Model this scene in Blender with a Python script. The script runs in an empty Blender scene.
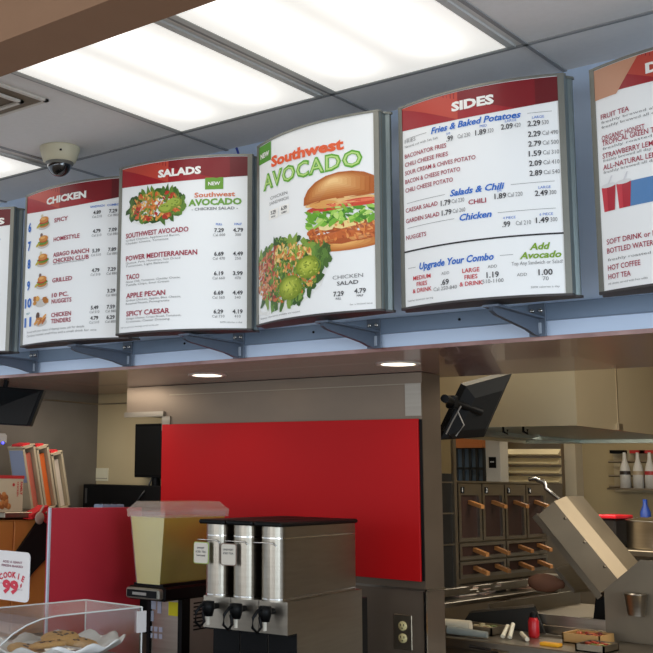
import bpy, math, random
from mathutils import Vector, Matrix
random.seed(7)
sc = bpy.context.scene
COL = sc.collection
R_ = math.radians

# ------------------------------------------------------------------ camera
F_PX = 1107.744
PPX, PPY = 140.0, 300.0
EX = Vector((0.7320, 0.0929, 0.6749)).normalized()
EY = Vector((0.6809, -0.1289, -0.7209)).normalized()
import_R = None
def _cal():
    def d(p): return Vector((p[0]-PPX, -(p[1]-PPY), -F_PX))
    ex = (-d((-1062.0, 452.5))).normalized(); ey = d((1186.0, 498.0)).normalized(); ez = ex.cross(ey)
    return Matrix((ex, ey, ez))
RW = _cal()
EYE = Vector((0, 0, 1.6))
cam_d = bpy.data.cameras.new('camera'); cam = bpy.data.objects.new('camera', cam_d); COL.objects.link(cam)
cam.matrix_world = Matrix.Translation(EYE) @ RW.to_4x4()
cam_d.sensor_width = 36; cam_d.lens = F_PX/653*36
cam_d.shift_x = (326.5-PPX)/653; cam_d.shift_y = -(326.5-PPY)/653
cam_d.clip_start = 0.05
sc.camera = cam
def at(x, y, X=None, Y=None, Z=None):          # a sight line through the frame met with a real plane of the room
    r = RW @ Vector((x-PPX, -(y-PPY), -F_PX))
    if X is not None: return EYE + r*(X/r.x)
    if Y is not None: return EYE + r*(Y/r.y)
    return EYE + r*((Z-EYE.z)/r.z)

# ------------------------------------------------------------------ light and exposure
vs = sc.view_settings
vs.view_transform = 'Standard'; vs.look = 'None'; vs.gamma = 1.0; vs.use_curve_mapping = False
vs.exposure = 0.0
w = bpy.data.worlds.new('world'); sc.world = w; w.use_nodes = True
w.node_tree.nodes['Background'].inputs[0].default_value = (0.78, 0.88, 1.0, 1)
w.node_tree.nodes['Background'].inputs[1].default_value = 0.95
def area(name, loc, target, sx, sy, power, col):
    l = bpy.data.lights.new(name, 'AREA'); l.shape = 'RECTANGLE'; l.size = sx; l.size_y = sy; l.energy = power; l.color = col
    o = bpy.data.objects.new(name, l); COL.objects.link(o); o.location = loc
    o.rotation_euler = (Vector(target)-Vector(loc)).to_track_quat('-Z', 'Y').to_euler()
    return o
area('front_fill', (-1.0, -4.0, 1.9), (-2.0, 3.0, 1.9), 7.0, 2.2, 130, (0.88, 0.94, 1.0))  # unseen broad fill added behind the camera to light the counter front
area('blue_side_fill', (3.5, 0.5, 1.8), (-2.0, 3.0, 2.0), 3.0, 2.0, 120, (0.72, 0.87, 1.0))  # unseen bluish fill added off to the right to brighten the header wall
area('kitchen_overhead_fill', (-2.2, 5.0, 2.72), (-2.2, 5.0, 0), 0.6, 1.2, 30, (1.0, 0.90, 0.72))  # unseen warm fill added overhead to lift the dark kitchen
area('kitchen_side_fill', (-0.9, 4.6, 2.6), (-2.6, 5.6, 1.4), 0.8, 1.2, 24, (1.0, 0.92, 0.78))  # second unseen warm fill, added to brighten the kitchen equipment from the right
area('pickup_fill', (-3.5, 3.4, 1.985), (-3.5, 3.5, 1.0), 0.3, 0.3, 2.5, (1.0, 0.92, 0.8))  # small unseen fill added under the header for the left corner
area('hood_fill', (-2.4, 5.9, 1.84), (-2.4, 6.2, 0), 0.9, 0.9, 14, (1.0, 0.92, 0.76))  # unseen fill added below the hood to brighten what stands behind
area('rear_kitchen_fill', (-3.0, 7.0, 2.7), (-3.0, 7.2, 0), 2.0, 0.5, 9, (1.0, 0.9, 0.72))  # unseen fill added over the rear counter to lighten the back wall

# ------------------------------------------------------------------ materials
def lin(c):
    return tuple((v/255/12.92 if v/255 <= .04045 else ((v/255+.055)/1.055)**2.4) for v in c)+(1,)
_m = {}
def mat(name, rgb=(128,128,128), rough=.5, metal=0, emit=0, noise=0, nscale=20, bump=0, alpha=1, trans=0, coat=0, stretch=None, ior=1.45, rvar=0, ecol=None):
    if name in _m: return _m[name]
    m = bpy.data.materials.new(name); m.use_nodes = True; nt = m.node_tree; b = nt.nodes['Principled BSDF']
    c = lin(rgb)
    b.inputs['Base Color'].default_value = c
    b.inputs['Roughness'].default_value = rough; b.inputs['Metallic'].default_value = metal
    b.inputs['IOR'].default_value = ior
    b.inputs['Transmission Weight'].default_value = trans; b.inputs['Alpha'].default_value = alpha
    b.inputs['Coat Weight'].default_value = coat; b.inputs['Coat Roughness'].default_value = .12
    if emit:
        b.inputs['Emission Color'].default_value = lin(ecol) if ecol else c; b.inputs['Emission Strength'].default_value = emit
    if noise or bump or rvar:
        tc = nt.nodes.new('ShaderNodeTexCoord'); mp = nt.nodes.new('ShaderNodeMapping'); nz = nt.nodes.new('ShaderNodeTexNoise')
        nt.links.new(tc.outputs['Object'], mp.inputs[0]); nt.links.new(mp.outputs[0], nz.inputs[0])
        if stretch: mp.inputs['Scale'].default_value = stretch
        nz.inputs['Scale'].default_value = nscale; nz.inputs['Detail'].default_value = 5
        if noise:
            mx = nt.nodes.new('ShaderNodeMix'); mx.data_type = 'RGBA'
            mx.inputs['A'].default_value = tuple(v*(1-noise) for v in c[:3])+(1,)
            mx.inputs['B'].default_value = tuple(min(1, v*(1+noise)) for v in c[:3])+(1,)
            nt.links.new(nz.outputs['Fac'], mx.inputs['Factor']); nt.links.new(mx.outputs['Result'], b.inputs['Base Color'])
        if rvar:
            mr = nt.nodes.new('ShaderNodeMapRange'); mr.inputs['To Min'].default_value = max(0, rough-rvar); mr.inputs['To Max'].default_value = rough+rvar
            nt.links.new(nz.outputs['Fac'], mr.inputs['Value']); nt.links.new(mr.outputs[0], b.inputs['Roughness'])
        if bump:
            bp = nt.nodes.new('ShaderNodeBump'); bp.inputs['Strength'].default_value = bump; bp.inputs['Distance'].default_value = .004
            nt.links.new(nz.outputs['Fac'], bp.inputs['Height']); nt.links.new(bp.outputs[0], b.inputs['Normal'])
    _m[name] = m
    return m
def flat(rgb, **k): return mat('paint_%d_%d_%d' % rgb, rgb, **k)
STEEL = mat('brushed_steel', (158,149,136), .34, 1, noise=.18, nscale=6, stretch=(1,1,14), bump=.06, rvar=.08)
STEELD = mat('worn_kitchen_steel', (150,138,120), .42, 1, noise=.3, nscale=5, bump=.08, rvar=.1)
STEELW = mat('wall_steel', (126,110,94), .38, .6, noise=.22, nscale=3, bump=.05, rvar=.08, stretch=(1,1,2))
CHROME = mat('polished_steel', (200,196,190), .16, 1, noise=.05, nscale=10)
BLACK = mat('black_plastic', (9,9,10), .5, noise=.1)
BLACK.node_tree.nodes['Principled BSDF'].inputs['Specular IOR Level'].default_value = .22
SCREEN = mat('black_screen', (5,6,7), .3, coat=.05)
FRAME = mat('board_frame_metal', (132,132,124), .4, .55, noise=.06, nscale=30)
FRAMED = mat('board_side_metal', (132,142,142), .35, .6, noise=.1, nscale=30, stretch=(8,8,1))
CAPM = mat('board_end_plate', (70,66,66), .5, .3, noise=.05)
BRK = mat('bracket_metal', (104,114,128), .45, .4, noise=.08, nscale=30)
RAILM = mat('rail_metal', (128,146,168), .45, .25, noise=.06, nscale=9)
WALLM = mat('painted_header_wall', (206,222,244), .6, noise=.03, nscale=4)
CEILM = mat('ceiling_tile', (232,230,228), .9, noise=.04, nscale=60)
BEAMM = mat('brown_beam', (144,110,84), .9, noise=.06, nscale=14)
BEIGE = mat('beige_wall', (188,170,132), .55, noise=.07, nscale=4)
GREYW = mat('grey_panel_wall', (116,107,95), .5, .2, noise=.22, nscale=6, bump=.05)
REDP = mat('red_panel', (186,14,18), .5, noise=.05, nscale=3)
REDP.node_tree.nodes['Principled BSDF'].inputs['Specular IOR Level'].default_value = .25
MAROON = mat('maroon_laminate', (184,42,56), .5, noise=.06, nscale=8)
WHITE = mat('white_plastic', (226,224,220), .45, noise=.02)
FLOORM = mat('brown_quarry_tile', (158,138,120), .5, noise=.2, nscale=12)
COUNTER = mat('counter_laminate', (96,84,74), .5, noise=.1, nscale=10)
CLEAR = mat('clear_acrylic', (235,240,240), .05, trans=1, ior=1.05, alpha=1)
def clear_mat():
    m = bpy.data.materials.new('clear_plastic_sheet'); m.use_nodes = True; nt = m.node_tree; nt.nodes.clear()
    o = nt.nodes.new('ShaderNodeOutputMaterial'); t = nt.nodes.new('ShaderNodeBsdfTransparent'); g = nt.nodes.new('ShaderNodeBsdfGlossy'); x = nt.nodes.new('ShaderNodeMixShader')
    nz = nt.nodes.new('ShaderNodeTexNoise'); nz.inputs['Scale'].default_value = 8
    lw = nt.nodes.new('ShaderNodeLayerWeight'); lw.inputs[0].default_value = .35
    mr = nt.nodes.new('ShaderNodeMapRange'); mr.inputs['To Min'].default_value = .13; mr.inputs['To Max'].default_value = .6
    t.inputs[0].default_value = (.93,.93,.92,1); g.inputs['Roughness'].default_value = .25; g.inputs[0].default_value = (.9,.9,.9,1)
    nt.links.new(lw.outputs['Facing'], mr.inputs['Value']); nt.links.new(mr.outputs[0], x.inputs[0])
    nt.links.new(t.outputs[0], x.inputs[1]); nt.links.new(g.outputs[0], x.inputs[2]); nt.links.new(x.outputs[0], o.inputs[0])
    return m
CLEAR = clear_mat()
def frost_mat():
    m = bpy.data.materials.new('hazy_clear_plastic'); m.use_nodes = True; nt = m.node_tree; nt.nodes.clear()
    o = nt.nodes.new('ShaderNodeOutputMaterial'); t = nt.nodes.new('ShaderNodeBsdfTransparent'); g = nt.nodes.new('ShaderNodeBsdfPrincipled'); x = nt.nodes.new('ShaderNodeMixShader')
    nz = nt.nodes.new('ShaderNodeTexNoise'); nz.inputs['Scale'].default_value = 5
    mr = nt.nodes.new('ShaderNodeMapRange'); mr.inputs['To Min'].default_value = .2; mr.inputs['To Max'].default_value = .42
    g.inputs['Base Color'].default_value = lin((226,205,190)); g.inputs['Roughness'].default_value = .2
    nt.links.new(nz.outputs['Fac'], mr.inputs['Value']); nt.links.new(mr.outputs[0], x.inputs[0])
    nt.links.new(t.outputs[0], x.inputs[1]); nt.links.new(g.outputs[0], x.inputs[2]); nt.links.new(x.outputs[0], o.inputs[0])
    return m
HAZY = frost_mat()
def laminate_mat():                                 # streaky brown-pink laminate under the header
    m = bpy.data.materials.new('streaky_laminate'); m.use_nodes = True; nt = m.node_tree; b = nt.nodes['Principled BSDF']
    tc = nt.nodes.new('ShaderNodeTexCoord'); mp = nt.nodes.new('ShaderNodeMapping'); mp.inputs['Scale'].default_value = (1.2, 16, 1)
    nz = nt.nodes.new('ShaderNodeTexNoise'); nz.inputs['Scale'].default_value = 5; nz.inputs['Detail'].default_value = 6
    cr = nt.nodes.new('ShaderNodeValToRGB'); cr.color_ramp.elements[0].position = .35; cr.color_ramp.elements[0].color = lin((132,88,80))
    cr.color_ramp.elements[1].position = .7; cr.color_ramp.elements[1].color = lin((190,148,140))
    nt.links.new(tc.outputs['Object'], mp.inputs[0]); nt.links.new(mp.outputs[0], nz.inputs[0]); nt.links.new(nz.outputs['Fac'], cr.inputs[0])
    nt.links.new(cr.outputs[0], b.inputs['Base Color']); b.inputs['Roughness'].default_value = .22; b.inputs['Coat Weight'].default_value = .4
    b.inputs['Specular IOR Level'].default_value = .7
    return m
LAM = laminate_mat()
def diffuser_mat():                                 # prismatic diffuser of a two-tube fixture, brighter in front of each tube
    m = bpy.data.materials.new('lamp_diffuser'); m.use_nodes = True; nt = m.node_tree; b = nt.nodes['Principled BSDF']
    tc = nt.nodes.new('ShaderNodeTexCoord'); sx = nt.nodes.new('ShaderNodeSeparateXYZ'); nt.links.new(tc.outputs['Object'], sx.inputs[0])
    def mth(op, a, bb=None):
        n = nt.nodes.new('ShaderNodeMath'); n.operation = op
        for i, v in enumerate((a, bb)):
            if v is None: continue
            if isinstance(v, (int, float)): n.inputs[i].default_value = v
            else: nt.links.new(v, n.inputs[i])
        return n.outputs[0]
    ax = mth('ABSOLUTE', sx.outputs['X'])
    tube = mth('POWER', 2.718, mth('MULTIPLY', mth('POWER', mth('DIVIDE', mth('SUBTRACT', ax, .125), .075), 2), -1))
    ay = mth('ABSOLUTE', sx.outputs['Y'])
    endf = nt.nodes.new('ShaderNodeMapRange'); endf.interpolation_type = 'SMOOTHSTEP'
    endf.inputs['From Min'].default_value = .60; endf.inputs['From Max'].default_value = .40
    nt.links.new(ay, endf.inputs['Value'])
    st = mth('ADD', .66, mth('MULTIPLY', mth('MULTIPLY', tube, endf.outputs[0]), 1.0))
    b.inputs['Base Color'].default_value = (.7,.7,.68,1); b.inputs['Emission Color'].default_value = lin((250,247,240))
    b.inputs['Roughness'].default_value = .4
    nt.links.new(st, b.inputs['Emission Strength'])
    return m
DIFF = diffuser_mat()

# ------------------------------------------------------------------ mesh helpers
class MB:
    def __init__(s): s.v = []; s.f = []; s.mi = []; s.sm = []; s.mats = []
    def m(s, material):
        if material not in s.mats: s.mats.append(material)
        return s.mats.index(material)
    def add(s, vs, fs, material, smooth=False):
        n = len(s.v); s.v += [Vector(v) for v in vs]; i = s.m(material)
        for f in fs: s.f.append([n+k for k in f]); s.mi.append(i); s.sm.append(smooth)
    def box(s, c, d, material, rot=None, ch=0):
        hx, hy, hz = d[0]/2, d[1]/2, d[2]/2
        if ch <= 0:
            vs = [Vector((x, y, z)) for x in (-hx, hx) for y in (-hy, hy) for z in (-hz, hz)]
            fs = [(0,1,3,2),(4,6,7,5),(0,4,5,1),(2,3,7,6),(0,2,6,4),(1,5,7,3)]
        else:
            ch = min(ch, hx*.9, hy*.9, hz*.9); vs = []; idx = {}
            for sx in (-1,1):
                for sy in (-1,1):
                    for sz in (-1,1):
                        for k in range(3):
                            p = [sx*(hx-ch), sy*(hy-ch), sz*(hz-ch)]; p[k] = (sx*hx, sy*hy, sz*hz)[k]
                            idx[(sx,sy,sz,k)] = len(vs); vs.append(Vector(p))
            fs = []
            for k in range(3):
                a, b = [q for q in range(3) if q != k]
                for sg in (-1,1):
                    l = []
                    for (sa, sb) in ((-1,-1),(1,-1),(1,1),(-1,1)):
                        q = [0,0,0]; q[k] = sg; q[a] = sa; q[b] = sb; l.append(idx[(q[0],q[1],q[2],k)])
                    fs.append(l)
                for sa in (-1,1):
                    for sb in (-1,1):
                        q1 = [0,0,0]; q1[a] = sa; q1[b] = sb; q2 = list(q1); q1[k] = -1; q2[k] = 1
                        fs.append([idx[(*q1,a)], idx[(*q2,a)], idx[(*q2,b)], idx[(*q1,b)]])
            for sx in (-1,1):
                for sy in (-1,1):
                    for sz in (-1,1): fs.append([idx[(sx,sy,sz,k)] for k in range(3)])
        if rot is not None: vs = [rot @ v for v in vs]
        s.add([v+Vector(c) for v in vs], fs, material)
    def bx(s, a, b, material, ch=0):
        s.box([(a[i]+b[i])/2 for i in range(3)], [abs(b[i]-a[i]) for i in range(3)], material, ch=ch)
    def prism(s, pts, vec, material):               # polygon pts (3D) swept along vec
        n = len(pts); vec = Vector(vec); a = [Vector(p) for p in pts]; b = [p+vec for p in a]
        s.add(a+b, [list(range(n))[::-1], list(range(n, 2*n))] + [[i, (i+1) % n, n+(i+1) % n, n+i] for i in range(n)], material)
    def slab(s, p, th, material):                   # quad p with thickness vector th
        s.prism(p, th, material)
    def tube(s, path, r, material, n=10, cap=True):
        path = [Vector(p) for p in path]; rings = []
        up = Vector((0,0,1))
        for i, p in enumerate(path):
            d = (path[min(i+1, len(path)-1)]-path[max(i-1, 0)]).normalized()
            a = d.cross(up if abs(d.dot(up)) < .95 else Vector((1,0,0))).normalized(); b = d.cross(a)
            rr = r[i] if isinstance(r, (list, tuple)) else r
            rings.append([p+a*math.cos(t)*rr+b*math.sin(t)*rr for t in [2*math.pi*k/n for k in range(n)]])
        vs = [v for q in rings for v in q]; fs = []
        for i in range(len(path)-1):
            for k in range(n): fs.append([i*n+k, i*n+(k+1) % n, (i+1)*n+(k+1) % n, (i+1)*n+k])
        s.add(vs, fs, material, True)
        if cap:
            m = len(vs); s.add(rings[0], [list(range(n))[::-1]], material); s.add(rings[-1], [list(range(n))], material)
    def lathe(s, prof, material, c=(0,0,0), n=28, axis='Z'):
        c = Vector(c); vs = []
        for (r, h) in prof:
            for k in range(n):
                t = 2*math.pi*k/n; x, y = r*math.cos(t), r*math.sin(t)
                vs.append(c+(Vector((x,y,h)) if axis == 'Z' else Vector((x,h,y)) if axis == 'Y' else Vector((h,x,y))))
        fs = []
        for i in range(len(prof)-1):
            for k in range(n): fs.append([i*n+k, i*n+(k+1) % n, (i+1)*n+(k+1) % n, (i+1)*n+k])
        s.add(vs, fs, material, True)
    def build(s, name, parent=None, local=False):
        me = bpy.data.meshes.new(name)
        vs = s.v
        if parent is not None and not local:
            inv = ROOT[parent.name].inverted(); vs = [inv @ v for v in vs]
        me.from_pydata([tuple(v) for v in vs], [], s.f)
        for m in s.mats: me.materials.append(m)
        for p, i, sm in zip(me.polygons, s.mi, s.sm): p.material_index = i; p.use_smooth = sm
        import bmesh
        bm = bmesh.new(); bm.from_mesh(me); bmesh.ops.recalc_face_normals(bm, faces=bm.faces); bm.to_mesh(me); bm.free()
        o = bpy.data.objects.new(name, me); COL.objects.link(o)
        if parent is not None:
            o.parent = parent; ROOT[o.name] = ROOT[parent.name]
        return o
ROOT = {}
def tag(o, label=None, cat=None, group=None, kind=None):
    if label: o['label'] = label
    if cat: o['category'] = cat
    if group: o['group'] = group
    if kind: o['kind'] = kind
    return o
def thing(name, label, cat, loc=(0,0,0), rz=0, group=None):
    o = bpy.data.objects.new(name, None); COL.objects.link(o); o.location = loc; o.rotation_euler = (0,0,rz)
    o.empty_display_size = .05
    ROOT[o.name] = Matrix.Translation(Vector(loc)) @ Matrix.Rotation(rz, 4, 'Z')
    return tag(o, label, cat, group)
def solo(name, mb, label, cat, group=None):         # a thing that is one mesh, origin at its base
    lo = Vector((min(v.x for v in mb.v), min(v.y for v in mb.v), min(v.z for v in mb.v)))
    hi = Vector((max(v.x for v in mb.v), max(v.y for v in mb.v), max(v.z for v in mb.v)))
    c = Vector(((lo.x+hi.x)/2, (lo.y+hi.y)/2, lo.z)); mb.v = [v-c for v in mb.v]
    o = mb.build(name); o.location = c
    return tag(o, label, cat, group)
def struct(name, mb, parent=None):
    o = mb.build(name, parent)
    if parent is None: o['kind'] = 'structure'
    return o
def dup(root, loc=None, rz=None, label=None, group=None):
    r = root.copy(); COL.objects.link(r)
    if loc is not None: r.location = loc
    if rz is not None: r.rotation_euler = (0,0,rz)
    if label: r['label'] = label
    if group: r['group'] = group
    def rec(src, dst):
        for ch in [c for c in COL.objects if c.parent == src]:
            c = ch.copy(); COL.objects.link(c); c.parent = dst; rec(ch, c)
    rec(root, r)
    return r

# ------------------------------------------------------------------ lettering
_tc = {}
def glyphs(s, shear=0, bold=0, font_sp=1.0):
    k = (s, shear, bold, font_sp)
    if k in _tc: return _tc[k]
    cu = bpy.data.curves.new('t', 'FONT'); cu.body = s; cu.size = 1; cu.shear = shear; cu.offset = bold; cu.resolution_u = 2
    cu.space_character = font_sp
    o = bpy.data.objects.new('t', cu); COL.objects.link(o)
    dg = bpy.context.evaluated_depsgraph_get(); dg.update()
    me = o.evaluated_get(dg).to_mesh()
    vs = [(v.co.x, v.co.y) for v in me.vertices]; fs = [list(p.vertices) for p in me.polygons]
    o.evaluated_get(dg).to_mesh_clear()
    bpy.data.objects.remove(o); bpy.data.curves.remove(cu)
    _tc[k] = (vs, fs)
    return _tc[k]
CAP = .70
def text2d(s, cap, w=None, align='L', shear=0, bold=0.0, sp=1.0):
    vs, fs = glyphs(s, shear, bold, sp)
    if not vs: return [], []
    x0 = min(v[0] for v in vs); x1 = max(v[0] for v in vs)
    ky = cap/CAP; kx = ky if w is None else w/(x1-x0)
    ox = {'L': x0, 'C': (x0+x1)/2, 'R': x1}[align]
    return [((v[0]-ox)*kx, v[1]*ky) for v in vs], fs
def put_text(mb, s, origin, ux, uz, cap, material, **k):   # lettering on a flat face
    vs, fs = text2d(s, cap, **k); ux = Vector(ux).normalized(); uz = Vector(uz).normalized()
    mb.add([Vector(origin)+ux*x+uz*y for x, y in vs], fs, material)

# ================================================================== SETTING
CE = 2.761
SOFZ = 2.005
b = MB(); b.bx((-6,-5,-.1), (4,9,0), FLOORM); struct('floor', b)
# ceiling over the ordering side with its T-bar grid
c = MB(); c.bx((-6,-5,CE), (4,3.0,CE+.05), CEILM)
struct('ceiling', c)
g = MB(); TB = mat('grid_bar', (150,150,150), .6, noise=.03)
for y in (2.744, 1.524, .3):
    g.bx((-6, y-.006, CE-.004), (4, y+.006, CE+.001), TB)
for x in (-4.22, -3.61, -3.0, -2.395, -1.785, -1.176, -.566, .044):
    g.bx((x-.006, -1, CE-.004), (x+.006, 3.0, CE+.001), TB)
struct('trim_1', g)
k = MB(); k.bx((-6,3.86,CE), (4,9,CE+.05), mat('kitchen_ceiling_tile', (170,160,140), .9)); struct('ceiling_kitchen', k)
# the dropped header the boards hang on
h = MB(); h.bx((-6, 3.0, SOFZ+.004), (3, 3.86, CE+.05), WALLM); struct('wall_header', h)
h = MB(); h.bx((-6, 2.998, SOFZ-.008), (3, 3.862, SOFZ+.004), LAM); struct('trim_2', h)
# brown beam in front, top left
h = MB(); h.bx((-6, 1.45, 2.5), (3, 1.58, CE+.02), BEAMM)
h.v = []; h.f = []; h.mi = []; h.sm = []
h.bx((-6, 1.335+.08, 2.5), (3, 1.549, CE-.001), BEAMM); struct('wall_beam', h)
# stainless clad wall with its end post
WY = 3.62
s_ = MB()
s_.bx((-3.225, WY, 0), (-1.985, WY+.135, SOFZ-.01), STEELW)
s_.bx((-3.455, WY, 1.872), (-3.225, WY+.24, SOFZ-.01), STEELW)
o = struct('wall_stainless', s_)
t = MB()
t.bx((-3.46, WY-.012, 1.862), (-3.225, WY+.0, 1.884), STEEL)
t.bx((-3.236, WY-.008, 1.80), (-3.19, WY, 1.862), STEEL)
t.bx((-2.05, WY-.006, 1.838), (-1.985, WY, SOFZ-.05), STEEL)
t.bx((-3.2, WY-.003, 1.953), (-2.02, WY, 1.956), STEELD)
t.bx((-2.45, WY-.004, 1.222), (-1.981, WY, 1.230), STEEL)
t.bx((-1.985, WY-.004, 1.222), (-1.981, WY+.135, 1.230), CHROME)
t.bx((-1.992, WY-.005, 0.9), (-1.982, WY+.003, 1.222), CHROME)
struct('trim_3', t)
# left side wall and beige back wall of the pick-up area
l = MB(); l.bx((-4.0, 3.0, 0), (-3.91, 3.89, CE), GREYW); struct('wall_left', l)
l = MB(); l.bx((-4.0, 3.89, 0), (-2.65, 3.97, CE), BEIGE); struct('wall_back_left', l)
l = MB(); l.bx((-3.908, 3.0, 1.948), (-3.902, 3.885, 1.954), STEELD); l.bx((-3.905, 3.884, 1.948), (-3.3, 3.89, 1.954), STEELD); struct('trim_4', l)
# kitchen shell
l = MB(); l.bx((-5.5, 8.0, 0), (3, 8.1, CE), BEIGE); struct('wall_back', l)
l = MB(); l.bx((-4.4, 4.03, 0), (-4.3, 8.0, CE), BEIGE); struct('wall_kitchen_left', l)
l = MB(); l.bx((.6, 3.86, 0), (.7, 8.0, CE), BEIGE); struct('wall_kitchen_right', l)

# ================================================================== CEILING LIGHTS
def ceiling_light(loc, label, group):
    t = thing('ceiling_light', label, 'ceiling light', loc, 0, group)
    f = MB()
    for a, bb in (((-.288,-.6,-.004),(-.268,.6,.004)), ((.268,-.6,-.004),(.288,.6,.004)), ((-.288,.588,-.004),(.288,.6,.004)), ((-.288,-.6,-.004),(.288,-.588,.004))):
        f.bx(a, bb, mat('light_trim', (196,196,192), .5))
    f.build('frame', t, local=True)
    d = MB(); d.bx((-.268,-.588,-.002), (.268,.588,.0035), DIFF); d.build('diffuser', t, local=True)
    return t
cl = ceiling_light((-2.095, 2.125, CE-.006), 'bright two-tube ceiling light panel in front of the salads board, beside the beam', None)
for x, lab in ((-1.485, 'bright ceiling light panel above the poster and the sides board, nearest the right'), (-3.33, 'bright ceiling light panel cut by the left edge, beside the dome camera')):
    dup(cl, (x, 2.125, CE-.006), 0, lab)

# air vent in the ceiling tile
v = thing('ceiling_vent', 'pale square ceiling air vent with stepped rims at the upper left', 'air vent', (-2.715, 2.0, CE-.02))
for i in range(4):
    q = MB(); e = .225-.055*i; z0 = .012-.007*i
    for a, bb in (((-e,-e),(e,-e+.014)), ((-e,e-.014),(e,e)), ((-e,-e),(-e+.014,e)), ((e-.014,-e),(e,e))):
        q.bx((a[0],a[1],z0), (bb[0],bb[1],z0+.007), mat('vent_white', (214,208,198), .5))
    q.build('rim', v, local=True)
q = MB(); q.bx((-.22,-.22,.014), (.22,.22,.018), mat('vent_inside', (120,106,88), .8)); q.build('duct_plate', v, local=True)

# dome camera
d = thing('dome_camera', 'cream dome security camera with a dark glass ball on the ceiling', 'security camera', (-2.846, 2.604, CE))
q = MB(); q.lathe([(0,0),(.073,0),(.073,-.006),(.066,-.03),(.058,-.052),(.050,-.056),(0,-.056)], mat('cream_plastic', (206,198,170), .5, noise=.03)); q.build('housing', d, local=True)
q = MB(); q.lathe([(.052,-.05),(.050,-.062),(.042,-.066)], mat('grey_ring', (110,108,100), .4)); q.build('ring', d, local=True)
q = MB(); q.lathe([(.044*math.cos(R_(a)), -.060-.046*math.sin(R_(a))) for a in range(0, 91, 10)], mat('smoked_dome', (12,12,13), .06, coat=1)); q.build('glass_dome', d, local=True)
q = MB()
for a in (200, 320): q.box((.068*math.cos(R_(a)), .068*math.sin(R_(a)), -.026), (.006,.006,.006), BLACK)
q.build('screw', d, local=True)

# ================================================================== RAIL AND BRACKETS
r = MB(); r.bx((-4.6, 2.985, 2.050), (1.2, 3.0, 2.098), RAILM, ch=.002)
for x in (-3.08, -2.57, -2.02, -1.51): r.lathe([(0,-.004),(.004,-.003),(.004,0)], BLACK, (x, 2.985, 2.074), 10, 'Y')
solo('mounting_rail', r, 'long blue-grey metal rail running along the header below the menu boards', 'rail')
def bracket(x, label, group=None):
    t = thing('shelf_bracket', label, 'bracket', (x, 2.985, 2.0), 0, group)
    q = MB()
    q.prism([(-.006,-.0,.058), (-.006,-.285,.058), (-.006,-.292,.044), (-.006,-.265,.036), (-.006,-.08,.018), (-.006,-.03,.008), (-.006,0,.008)], (.012,0,0), BRK)
    q.bx((-.022,-.292,.054), (.022,0,.060), BRK)
    q.build('arm', t, local=True)
    q = MB(); q.bx((-.024,-.006,.006), (.024,0,.098), BRK, ch=.001); q.bx((.004,-.012,.014), (.012,-.004,.044), mat('slot_light', (170,178,190), .4))
    q.build('back_plate', t, local=True)
    for (a, zz) in ((-.012,.078), (.012,.078)):
        q = MB(); q.lathe([(0,-.012),(.005,-.012),(.006,-.006)], CHROME, (a,0,zz), 10, 'Y'); q.build('bolt', t, local=True)
    q = MB(); q.lathe([(0,-.007),(.005,-.007),(.006,.006)], CHROME, (0,-.272,.048), 10, 'X'); q.build('bolt', t, local=True)
    return t
br = bracket(-2.324, 'blue-grey metal bracket under the salads menu board')
for x, lab in ((-2.849, 'blue-grey metal bracket under the chicken menu board'), (-1.795, 'blue-grey metal bracket under the avocado poster board'), (-1.275, 'blue-grey metal bracket under the sides menu board'), (-3.375, 'leftmost blue-grey metal bracket, under the burgers board'), (-.745, 'blue-grey metal bracket under the drinks board')):
    if x == -.745: continue
    dup(br, (x, 2.985, 2.0), 0, lab)

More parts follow.
